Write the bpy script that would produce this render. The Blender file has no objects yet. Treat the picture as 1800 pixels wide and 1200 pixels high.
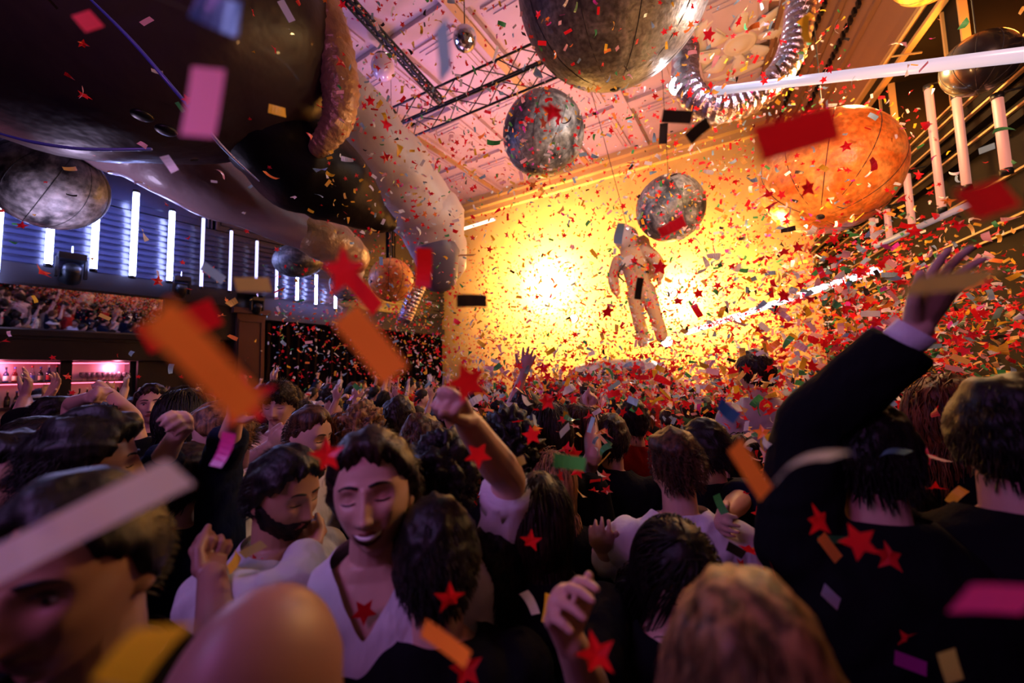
import bpy, bmesh, math, random
import numpy as np
from mathutils import Vector, Matrix, Euler, noise
random.seed(7); rng = np.random.default_rng(7)
PI = math.pi
scene = bpy.context.scene
COL = scene.collection
# ------------------------------------------------------------------ camera
F = 700.0
CAMZ = 1.95
pitch, roll = math.radians(4.5), -0.026
fw = Vector((0, math.cos(pitch), math.sin(pitch)))
r0 = Vector((1, 0, 0)); u0 = Vector((0, -math.sin(pitch), math.cos(pitch)))
RT = r0*math.cos(roll) + u0*math.sin(roll)
UP = -r0*math.sin(roll) + u0*math.cos(roll)
CAM = Vector((0, 0, CAMZ))
cd = bpy.data.cameras.new('camera'); cam = bpy.data.objects.new('camera', cd); COL.objects.link(cam)
cam.matrix_world = Matrix(((RT.x, UP.x, -fw.x, 0), (RT.y, UP.y, -fw.y, 0), (RT.z, UP.z, -fw.z, CAMZ), (0, 0, 0, 1)))
cd.sensor_width = 36; cd.lens = 14.0; cd.clip_start = 0.02; cd.clip_end = 200
cd.dof.use_dof = True; cd.dof.focus_distance = 2.2; cd.dof.aperture_fstop = 1.5
scene.camera = cam

def ray(px, py): return fw + RT*((px-900)/F) + UP*((600-py)/F)
def W(px, py, d): return CAM + ray(px, py)*d
def proj(p):
    v = Vector(p) - CAM; d = v.dot(fw)
    if d < 1e-4: return (-9999, -9999, d)
    return (900 + F*v.dot(RT)/d, 600 - F*v.dot(UP)/d, d)
def hit(px, py, P0, N):
    r = ray(px, py); t = (P0-CAM).dot(N)/r.dot(N); return CAM + r*t

# ------------------------------------------------------------------ materials
MATS = {}
def mat(name, col=(.5,.5,.5), rough=.5, metal=0.0, emit=None, es=0.0, bump=None, objcol=False, spec=.5, coat=0.0, sheen=0.0, trans=0.0, var=None, sss=0.0):
    if name in MATS: return MATS[name]
    m = bpy.data.materials.new(name); m.use_nodes = True; nt = m.node_tree
    b = nt.nodes['Principled BSDF']
    b.inputs['Base Color'].default_value = (*col, 1); b.inputs['Roughness'].default_value = rough
    b.inputs['Metallic'].default_value = metal; b.inputs['Specular IOR Level'].default_value = spec
    b.inputs['Coat Weight'].default_value = coat; b.inputs['Sheen Weight'].default_value = sheen
    b.inputs['Transmission Weight'].default_value = trans
    if sss: b.inputs['Subsurface Weight'].default_value = sss; b.inputs['Subsurface Scale'].default_value = .01
    if emit: b.inputs['Emission Color'].default_value = (*emit, 1); b.inputs['Emission Strength'].default_value = es
    src = None
    if objcol:
        oi = nt.nodes.new('ShaderNodeObjectInfo'); src = oi.outputs['Color']
    if var:   # (scale, colour2, lo, hi)
        tc = nt.nodes.new('ShaderNodeTexCoord'); nz = nt.nodes.new('ShaderNodeTexNoise'); nz.inputs['Scale'].default_value = var[0]; nz.inputs['Detail'].default_value = 6
        nt.links.new(tc.outputs['Object'], nz.inputs['Vector'])
        mr = nt.nodes.new('ShaderNodeMapRange'); mr.inputs['From Min'].default_value = var[2]; mr.inputs['From Max'].default_value = var[3]
        nt.links.new(nz.outputs['Fac'], mr.inputs['Value'])
        mx = nt.nodes.new('ShaderNodeMix'); mx.data_type = 'RGBA'
        nt.links.new(mr.outputs['Result'], mx.inputs[0]); mx.inputs[6].default_value = (*col, 1); mx.inputs[7].default_value = (*var[1], 1)
        if src: nt.links.new(src, mx.inputs[6])
        src = mx.outputs[2]
    if src: nt.links.new(src, b.inputs['Base Color'])
    if bump:  # (scale, strength, distance, stretch)
        tc = nt.nodes.new('ShaderNodeTexCoord'); mp = nt.nodes.new('ShaderNodeMapping'); nz = nt.nodes.new('ShaderNodeTexNoise')
        nz.inputs['Scale'].default_value = bump[0]; nz.inputs['Detail'].default_value = 4
        if len(bump) > 3: mp.inputs['Scale'].default_value = bump[3]
        nt.links.new(tc.outputs['Object'], mp.inputs['Vector']); nt.links.new(mp.outputs['Vector'], nz.inputs['Vector'])
        bp = nt.nodes.new('ShaderNodeBump'); bp.inputs['Strength'].default_value = bump[1]; bp.inputs['Distance'].default_value = bump[2]
        nt.links.new(nz.outputs['Fac'], bp.inputs['Height']); nt.links.new(bp.outputs['Normal'], b.inputs['Normal'])
    MATS[name] = m; return m

SKIN = mat('skin', objcol=True, rough=.45, bump=(60, .15, .002), spec=.4)
LIP = mat('lip', (.32,.09,.08), .35)
HAIR = mat('hair', objcol=True, rough=.5, spec=.28, bump=(90, .6, .004, (1,1,.25)))
def streaks():
    nt = HAIR.node_tree; b = nt.nodes['Principled BSDF']; oi = [q for q in nt.nodes if q.type == 'OBJECT_INFO'][0]
    tc = nt.nodes.new('ShaderNodeTexCoord'); mp = nt.nodes.new('ShaderNodeMapping'); mp.inputs['Scale'].default_value = (70,70,7); nz = nt.nodes.new('ShaderNodeTexNoise'); nz.inputs['Detail'].default_value = 3; nz.inputs['Scale'].default_value = 1
    cr = nt.nodes.new('ShaderNodeValToRGB'); cr.color_ramp.elements[0].position = .38; cr.color_ramp.elements[1].position = .66; cr.color_ramp.elements[0].color = (.3,.26,.22,1); cr.color_ramp.elements[1].color = (1.7,1.5,1.3,1)
    mx = nt.nodes.new('ShaderNodeMix'); mx.data_type = 'RGBA'; mx.blend_type = 'MULTIPLY'; mx.inputs[0].default_value = 1
    nt.links.new(tc.outputs['Object'], mp.inputs[0]); nt.links.new(mp.outputs[0], nz.inputs['Vector']); nt.links.new(nz.outputs['Fac'], cr.inputs[0])
    nt.links.new(oi.outputs['Color'], mx.inputs[6]); nt.links.new(cr.outputs[0], mx.inputs[7]); nt.links.new(mx.outputs[2], b.inputs['Base Color'])
streaks()
CLOTH = mat('cloth', objcol=True, rough=.9, bump=(9, .7, .03, (1,1,.5)), spec=.06)
DENIM = mat('denim', (.02,.022,.03), .9)
SHOE = mat('shoe', (.03,.03,.03), .6)
EYEW = mat('eye white', (.7,.66,.62), .15)
EYED = mat('iris', (.03,.02,.015), .1)
TEETH = mat('teeth', (.85,.8,.72), .2)
MOUTH = mat('mouth dark', (.16,.025,.03), .4)
BLACK = mat('black metal', (.012,.012,.014), .4, .3)
CHROME = mat('chrome', (.7,.7,.75), .15, 1.0)
BAND = mat('black band', (.01,.01,.012), .5)

# ------------------------------------------------------------------ object helpers
def tag(o, label=None, cat=None, group=None, kind=None):
    if label: o['label'] = label
    if cat: o['category'] = cat
    if group: o['group'] = group
    if kind: o['kind'] = kind
    return o
def obj(name, me, m=None, parent=None):
    o = bpy.data.objects.new(name, me); COL.objects.link(o)
    if m is not None and len(me.materials) == 0: me.materials.append(m)
    if parent is not None: o.parent = parent
    return o
def empty(name, loc=(0,0,0), rz=0.0, label=None, cat=None, group=None):
    o = bpy.data.objects.new(name, None); COL.objects.link(o); o.location = loc; o.rotation_euler = (0,0,rz); o.empty_display_size = .1
    return tag(o, label, cat, group)
def mesh(name, V, Fs, smooth=True):
    me = bpy.data.meshes.new(name)
    V = np.asarray(V, dtype=np.float32)
    if isinstance(Fs, np.ndarray):
        n, k = Fs.shape
        me.vertices.add(len(V)); me.vertices.foreach_set('co', V.ravel())
        me.loops.add(n*k); me.loops.foreach_set('vertex_index', Fs.astype(np.int32).ravel())
        me.polygons.add(n); me.polygons.foreach_set('loop_start', np.arange(0, n*k, k, dtype=np.int32))
        me.update(calc_edges=True)
    else:
        me.from_pydata(V.tolist(), [], Fs)
    if smooth: me.polygons.foreach_set('use_smooth', [True]*len(me.polygons))
    me.update(); return me
class MB:
    def __init__(s): s.V = []; s.F = []; s.n = 0; s.mi = []
    def add(s, V, Fs, mi=0):
        V = np.asarray(V, dtype=float).reshape(-1,3); s.V.append(V)
        s.F += [[i+s.n for i in f] for f in Fs]; s.mi += [mi]*len(Fs); s.n += len(V); return s
    def box(s, c, size, M=None, mi=0):
        sx, sy, sz = [q/2 for q in size]
        V = np.array([(x,y,z) for x in (-sx,sx) for y in (-sy,sy) for z in (-sz,sz)])
        if M is not None: V = V @ np.array(M.to_3x3()).T
        V = V + np.array(c)
        return s.add(V, [(0,1,3,2),(4,6,7,5),(0,4,5,1),(2,3,7,6),(0,2,6,4),(1,5,7,3)], mi)
    def tube(s, pts, radii, n=10, mi=0, flat=None, caps=True, smoothn=0):
        V, Fs = tube_geo(pts, radii, n, flat, caps, smoothn); return s.add(V, Fs, mi)
    def ell(s, c, r, M=None, sub=2, mi=0):
        n, f = ICO[sub]; V = n*np.array(r)
        if M is not None: V = V @ np.array(M.to_3x3()).T
        return s.add(V+np.array(c), f.tolist(), mi)
    def lathe(s, prof, n=16, c=(0,0,0), M=None, mi=0):
        V = []; Fs = []
        for r, z in prof:
            for k in range(n):
                a = 2*PI*k/n; V.append((r*math.cos(a), r*math.sin(a), z))
        for i in range(len(prof)-1):
            for k in range(n):
                k2 = (k+1) % n; Fs.append((i*n+k, i*n+k2, (i+1)*n+k2, (i+1)*n+k))
        Fs.append(tuple(range(n))[::-1]); Fs.append(tuple((len(prof)-1)*n+k for k in range(n)))
        V = np.array(V)
        if M is not None: V = V @ np.array(M.to_3x3()).T
        return s.add(V+np.array(c), Fs, mi)
    def me(s, name, smooth=True):
        me = mesh(name, np.vstack(s.V), s.F, smooth)
        if any(s.mi): me.polygons.foreach_set('material_index', s.mi)
        return me
    def build(s, name, m, parent=None, smooth=True):
        me = s.me(name, smooth)
        if isinstance(m, (list, tuple)):
            for q in m: me.materials.append(q)
            return obj(name, me, None, parent)
        return obj(name, me, m, parent)
ICO = {}
for sub in (1,2,3,4,5,6):
    bm = bmesh.new(); bmesh.ops.create_icosphere(bm, subdivisions=sub, radius=1.0)
    n = np.array([v.co[:] for v in bm.verts]); n /= np.linalg.norm(n, axis=1)[:,None]
    ICO[sub] = (n, np.array([[v.index for v in f.verts] for f in bm.faces])); bm.free()

def catmull(P, R, k):
    P = np.asarray(P, float); R = np.asarray(R, float)
    if k <= 0 or len(P) < 3: return P, R
    oP, oR = [], []
    for i in range(len(P)-1):
        p0 = P[max(i-1,0)]; p1 = P[i]; p2 = P[i+1]; p3 = P[min(i+2,len(P)-1)]
        for j in range(k):
            t = j/k
            oP.append(.5*((2*p1)+(-p0+p2)*t+(2*p0-5*p1+4*p2-p3)*t*t+(-p0+3*p1-3*p2+p3)*t**3)); oR.append(R[i]*(1-t)+R[i+1]*t)
    oP.append(P[-1]); oR.append(R[-1]); return np.array(oP), np.array(oR)
def tube_geo(pts, radii, n=10, flat=None, caps=True, smoothn=0):
    P = np.array([list(p) for p in pts], float); R = np.array(radii, float)
    if R.ndim == 0: R = np.full(len(P), float(R))
    P, R = catmull(P, R, smoothn)
    T = np.gradient(P, axis=0); T /= (np.linalg.norm(T, axis=1)[:,None]+1e-12)
    if caps:  # hemispherical ends
        pre = [(P[0]-T[0]*R[0]*c, R[0]*s_) for c, s_ in ((.98,.2),(.8,.6),(.45,.89))]
        post = [(P[-1]+T[-1]*R[-1]*c, R[-1]*s_) for c, s_ in ((.45,.89),(.8,.6),(.98,.2))]
        P = np.array([q[0] for q in pre]+list(P)+[q[0] for q in post]); R = np.array([q[1] for q in pre]+list(R)+[q[1] for q in post])
        T = np.vstack([T[:1]]*3+[T]+[T[-1:]]*3)
    ref = np.array([0,0,1.0]) if abs(T[0][2]) < .9 else np.array([1.0,0,0])
    if flat is not None: ref = np.array(flat[0], float)
    u = ref - T[0]*ref.dot(T[0]); u /= np.linalg.norm(u)
    V = []; Fs = []
    fr = flat[1] if flat is not None else 1.0
    for i in range(len(P)):
        u = u - T[i]*u.dot(T[i]); u /= (np.linalg.norm(u)+1e-12); v = np.cross(T[i], u)
        for k in range(n):
            a = 2*PI*k/n; V.append(P[i]+R[i]*(u*math.cos(a)*fr+v*math.sin(a)))
    for i in range(len(P)-1):
        for k in range(n):
            k2 = (k+1) % n; Fs.append((i*n+k, i*n+k2, (i+1)*n+k2, (i+1)*n+k))
    Fs.append(tuple(range(n))[::-1]); Fs.append(tuple((len(P)-1)*n+k for k in range(n)))
    return V, Fs
def remesh(me, voxel, smooth_it=2):
    o = bpy.data.objects.new('tmp', me); COL.objects.link(o)
    md = o.modifiers.new('r', 'REMESH'); md.mode = 'VOXEL'; md.voxel_size = voxel; md.use_smooth_shade = True
    if smooth_it: ms = o.modifiers.new('s', 'SMOOTH'); ms.iterations = smooth_it; ms.factor = .5
    dg = bpy.context.evaluated_depsgraph_get(); ev = o.evaluated_get(dg)
    m2 = bpy.data.meshes.new_from_object(ev)
    bpy.data.objects.remove(o); bpy.data.meshes.remove(me); return m2
def mco(me):
    a = np.empty(len(me.vertices)*3, np.float32); me.vertices.foreach_get('co', a); return a.reshape(-1,3).astype(float)
def ramp(x, a, b): return np.clip((x-a)/(b-a), 0, 1)
def sstep(x, a, b):
    t = ramp(x, a, b); return t*t*(3-2*t)

# ------------------------------------------------------------------ heads
def shape_head(n):
    x = n[:,0]*.074; y = n[:,1]*.097; z = n[:,2]*.118
    t = np.clip(-z/.118, 0, 1)
    x = x*(1-.32*t**1.6); x = x*(1+.05*np.exp(-((z-.04)/.05)**2))
    back = n[:,1] > 0
    y = np.where(back, y*(1-.55*t**1.3), y)
    y = np.where(y < -.068, -.068-(-.068-y)*.55, y)
    fm = sstep(-n[:,1], .1, .55)
    def g(cx, cz, sx, sz): return np.exp(-((x-cx)/sx)**2-((z-cz)/sz)**2)*fm
    dy = np.zeros_like(x)
    for s in (-1,1):
        dy += .013*g(s*.032, .004, .017, .012)
        dy -= .007*g(s*.012, -.040, .007, .007)
        dy -= .006*g(s*.043, -.026, .018, .018)
        dy -= .005*g(s*.03, .026, .022, .008)
    sN = np.clip((.022-z)/.062, 0, 1)*(1-sstep(-z, .042, .052))
    dy -= (.005+.025*sN**1.2)*np.exp(-(x/(.008+.006*sN))**2)*fm*(sN > 0)
    dy -= .008*g(0, -.064, .024, .010) - .006*g(0, -.066, .022, .003)
    dy += .004*g(0, -.082, .02, .006)
    dy -= .010*g(0, -.102, .022, .014)
    return np.stack([x, y+dy, z], 1)
HN5 = shape_head(ICO[5][0])
def face_y(x, z):
    m = HN5[:,1] < 0; P = HN5[m]
    i = np.argmin((P[:,0]-x)**2+(P[:,2]-z)**2); return P[i,1]
def ang_front(n): return np.abs(np.arctan2(n[:,0], -n[:,1]))     # 0 front .. pi back
def hairline(a, style):
    xs = [0, .6, 1.0, 1.35, 1.6, 1.9, 2.4, PI]
    zs = {'short': [.072,.068,.045,.02,-.015,-.045,-.07,-.08], 'fringe': [.03,.028,.02,.0,-.02,-.05,-.07,-.08],
          'long': [.075,.07,.04,.0,-.05,-.1,-.11,-.115], 'fade': [.078,.074,.055,.03,.005,-.03,-.05,-.06]}[style]
    return np.interp(a, xs, zs)+.007*np.sin(a*9+1)+.005*np.sin(a*23)
def nz3(P, sc, seed=0.0):
    return np.array([noise.noise(Vector((p[0]*sc+seed, p[1]*sc-seed, p[2]*sc+.5*seed))) for p in P])
def hair_cap(style, T=.018, rough=.3, seed=0, sub=5, flow=(0,1,-.3)):
    n, f = ICO[sub]; V = shape_head(n); a = ang_front(n)
    hl = hairline(a, 'long' if style in ('long','bob') else style if style in ('fringe','fade') else 'short')
    cover = sstep(V[:,2], hl-.004, hl+.012)
    th = T*(1+.35*n[:,2]) if style != 'fade' else .004+T*sstep(V[:,2], .045, .075)
    sc = {'curly': 55, 'short': 38}.get(style, 26)
    q = V.copy(); q[:,1] *= .35
    nn = nz3(q, sc, seed) + .5*nz3(q, sc*2.3, seed+9)
    d = cover*(th*(1+rough*nn*1.6))-.006*(1-cover)
    return V+n*d[:,None], f
def strands(count, style, T, length, seed, Wd=.0022, curl=0.0, messy=.4):
    R = np.random.default_rng(seed); V = []; Fs = []; k = 0
    n = R.normal(size=(count*4,3)); n /= np.linalg.norm(n, axis=1)[:,None]
    P = shape_head(n); a = ang_front(n)
    hs = 'long' if style in ('long','bob') else style if style in ('fringe','fade') else 'short'
    hm_ = P[:,2]-hairline(a, hs); ok = hm_ > (.004 if length > .12 else .014); n = n[ok][:count]; P = P[ok][:count]; hm_ = hm_[ok][:count]
    segs = 11 if length > .12 else 4
    hi = {'curly': 1.38, 'fringe': 1.24}.get(style, 1.2) if length <= .12 else 1.16
    for i in range(len(n)):
        N = n[i]; p = P[i]+N*T*.55
        if style in ('long','bob'):
            d = np.array([N[0]*.7, .25*N[1]+.3*(1 if N[1] > -.2 else .2), .25*max(N[2],0)])
        elif style == 'fringe': d = np.array([N[0]*.5, -.5 if N[1] < .3 else .4, .2])+.3*N
        elif style == 'curly': d = N+R.normal(size=3)*.6
        else: d = N*.22+np.array([.45*math.sin(seed), .7 if N[1] > -.5 else .25, -.35+.35*max(N[2],0)])
        d = d+R.normal(size=3)*messy*.5; d /= np.linalg.norm(d)+1e-9
        L = length*R.uniform(.6,1.1)*(1 if length > .12 else (.45+.55*min(1, hm_[i]/.06))); st = L/segs; pts = [p]
        ph = R.uniform(0,6.28)
        for s_ in range(segs):
            d = d+np.array([0,0,-.55 if style in ('long','bob') else -.22])*(1 if style != 'curly' else .2)
            if curl: d = d+curl*np.array([math.cos(ph+s_*2.1), math.sin(ph+s_*2.1), math.sin(ph*2+s_*1.7)*.6])
            d /= np.linalg.norm(d); p2 = pts[-1]+d*st
            e = p2/np.array([.074+T*.9, .097+T*.9, .118+T*.9])   # keep outside the skull
            if p2[2] > -.11:
                l = np.linalg.norm(e)
                if l < 1: p2 = p2/max(l,1e-3)
                elif l > hi: p2 = p2*(hi/l)
            elif length > .12:
                rr = math.hypot(p2[0], p2[1]-.03); q_ = min(max(rr,.068),.098+T)
                p2[:2] = np.array([0,.03])+(p2[:2]-np.array([0,.03]))*(q_/max(rr,1e-3))
                if p2[1] < -.0 and abs(p2[0]) < .055: p2[0] = math.copysign(.055+abs(p2[0])*.4, p2[0])
            pts.append(p2)
        ws = Wd*np.linspace(1,.25,len(pts)); base = len(V)
        side = np.cross(N, d)+1e-6; side /= np.linalg.norm(side)+1e-9
        for q, w in zip(pts, ws):
            V += [q+side*w, q-side*w, q+N*w*.8]
        for s_ in range(segs):
            b = base+s_*3
            for j in range(3):
                j2 = (j+1) % 3; Fs.append((b+j, b+j2, b+3+j2, b+3+j))
    return np.array(V), Fs
def hair_mesh(style, T=.018, length=.035, count=900, seed=1, sub=5, curl=0, rough=.3, Wd=.0022, messy=.4):
    mb = MB(); V, f = hair_cap(style, T, rough, seed, sub); mb.add(V, f.tolist())
    if style in ('long','bob'):
        zb = -.36 if style == 'long' else -.19
        prof = []
        zs = np.linspace(.02, zb, 9)
        Vs = []; Fs = []; nk = 24
        for i, z in enumerate(zs):
            t = i/8; w = (.078+T)*(1-.15*t); dp = (.062)*(1-.25*t); cy = .035+.012*t
            for k in range(nk):
                a = 2*PI*k/nk; ww = 1+.06*math.sin(a*7+seed)+.05*math.sin(a*13+z*20)
                Vs.append((w*math.cos(a)*ww, cy+dp*math.sin(a)*ww, z+.02*math.sin(a*5+seed)*t))
        for i in range(8):
            for k in range(nk): Fs.append((i*nk+k, i*nk+(k+1) % nk, (i+1)*nk+(k+1) % nk, (i+1)*nk+k))
        Fs.append(tuple(range(nk))[::-1]); Fs.append(tuple(8*nk+k for k in range(nk))); mb.add(Vs, Fs)
    if count:
        V, Fs = strands(count, style, T, length, seed, Wd, curl, messy); mb.add(V, Fs)
    return mb.me('hair')

# ------------------------------------------------------------------ hands / body
def V3(a): return np.array([a[0], a[1], a[2]], float)
def unit(a): a = V3(a); return a/(np.linalg.norm(a)+1e-12)
def rodr(v, k, a): return v*math.cos(a)+np.cross(k, v)*math.sin(a)+k*np.dot(k, v)*(1-math.cos(a))
def hand(mb, w, d, pn, side=1, pose='open', s=1.0, n=8):
    """w wrist, d direction wrist to fingers, pn palm normal, side +1: thumb on the side cross(d,pn)."""
    w = V3(w); d = unit(d); pn = V3(pn); pn = unit(pn-d*np.dot(pn, d)); lat = np.cross(d, pn)*side
    offs = [.031, .010, -.011, -.030]; lens = [.072, .080, .075, .058]
    curls = {'open': (6,10,8), 'relaxed': (28,38,25), 'fist': (80,95,60), 'half': (50,60,40), 'point': (80,95,60)}[pose]
    spread = {'open': .16, 'relaxed': .05}.get(pose, .0)
    for i, (o, L) in enumerate(zip(offs, lens)):
        k0 = w+lat*o*.55*s; k1 = w+d*(.088-.006*abs(i-1))*s+lat*o*s
        mb.tube([w+lat*o*.5*s, (k0+k1)/2+d*.02*s, k1], [.014*s, .0135*s, .0115*s], n)
        c = (4,6,4) if (pose == 'point' and i == 0) else curls
        axis = np.cross(d, pn); cur = rodr(d, pn, -spread*(i-1.5)*side*-1) if spread else d.copy()
        # spread: rotate towards own lateral side
        if spread: cur = unit(d+lat*np.tan(spread*(1.5-i)*.9))
        axis = unit(np.cross(cur, pn)); p = k1; pts = [p]; ang = 0
        for j, fr in enumerate((.45,.3,.25)):
            ang = math.radians(c[j]+(i*3 if pose in ('open','relaxed') else 0)); cur = rodr(cur, axis, ang)
            p = p+cur*L*fr*s; pts.append(p)
        mb.tube(pts, [.0098*s, .0088*s, .0080*s, .0066*s], n)
    mb.tube([w, w+d*.045*s, w+d*.082*s], [.026*s, .034*s, .034*s], 12, flat=(pn, .5))
    td = unit(d*.75+lat*.75+pn*.25) if pose in ('open','relaxed') else unit(d*.85+lat*.3+pn*.6)
    b = w+lat*.022*s+d*.018*s
    p1 = b+td*.042*s; t2 = unit(td+d*.5-(lat*.6 if pose not in ('open',) else 0)); p2 = p1+t2*.033*s; p3 = p2+unit(t2+d*.1)*.026*s
    mb.tube([b, p1, p2, p3], [.0165*s, .0125*s, .0105*s, .008*s], n)
TORSO = [(.86,.165,.115,0),(.95,.165,.115,0),(1.05,.15,.105,0),(1.15,.147,.10,0),(1.26,.165,.115,0),(1.36,.185,.118,.005),(1.42,.185,.105,.01),(1.46,.15,.085,.012),(1.495,.095,.068,.015),(1.52,.066,.06,.012)]
def torso(mb, g=0.0, zlo=.86, wmul=1.0, n=28, up=0.0):
    V = []; Fs = []; rings = [r for r in TORSO if r[0] >= zlo-.001]
    rings = [(rings[0][0]-.02, rings[0][1]*.6, rings[0][2]*.6, 0)]+rings+[(rings[-1][0]+.02, rings[-1][1]*.5, rings[-1][2]*.5, .012)]
    for z, w, dd, yo in rings:
        for k in range(n):
            a = 2*PI*k/n; c, s_ = math.cos(a), math.sin(a)
            z_ = z+up*(z > 1.3)
            V.append(((w*wmul+g)*math.copysign(abs(c)**.8, c), yo+(dd+g)*math.copysign(abs(s_)**.8, s_), z_))
    for i in range(len(rings)-1):
        for k in range(n): Fs.append((i*n+k, i*n+(k+1) % n, (i+1)*n+(k+1) % n, (i+1)*n+k))
    Fs.append(tuple(range(n))[::-1]); Fs.append(tuple((len(rings)-1)*n+k for k in range(n)))
    mb.add(V, Fs)
def trousers_mesh():
    mb = MB()
    V = []
    mb.tube([(0,0,1.0),(0,0,.93),(0,.005,.86)], [.15,.165,.16], 20, flat=((0,1,0), .72))
    for s in (-1,1): mb.tube([(s*.085,0,.86),(s*.1,-.005,.5),(s*.11,.01,.1)], [.092,.068,.055], 14, smoothn=3)
    me = remesh(mb.me('trousers'), .02, 3); me.materials.append(DENIM); return me
def shoe_mesh(s):
    mb = MB(); mb.tube([(s*.11,.03,.045),(s*.115,-.05,.04),(s*.125,-.13,.032)], [.042,.045,.032], 12); mb.box((s*.117,-.04,.012), (.08,.26,.024))
    me = mb.me('shoe'); me.materials.append(SHOE); return me
TROU = trousers_mesh(); SHOES = [shoe_mesh(-1), shoe_mesh(1)]

HAIRC = {'black': (.008,.006,.006), 'dark': (.02,.011,.008), 'brown': (.07,.032,.014), 'auburn': (.13,.04,.012), 'blonde': (.34,.2,.09), 'fair': (.22,.12,.05), 'grey': (.15,.14,.14)}
SKINC = {'light': (.62,.36,.27), 'tan': (.42,.22,.14), 'dark': (.16,.075,.045), 'deep': (.30,.14,.11), 'pale': (.72,.46,.36)}
TOPC = {'black': (.006,.006,.008), 'white': (.72,.7,.72), 'grey': (.3,.3,.33), 'navy': (.01,.014,.035), 'lightgrey': (.5,.48,.48), 'pink': (.62,.42,.42), 'blue': (.09,.14,.3), 'red': (.3,.02,.02), 'green': (.03,.07,.04), 'beige': (.4,.32,.24)}

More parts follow.
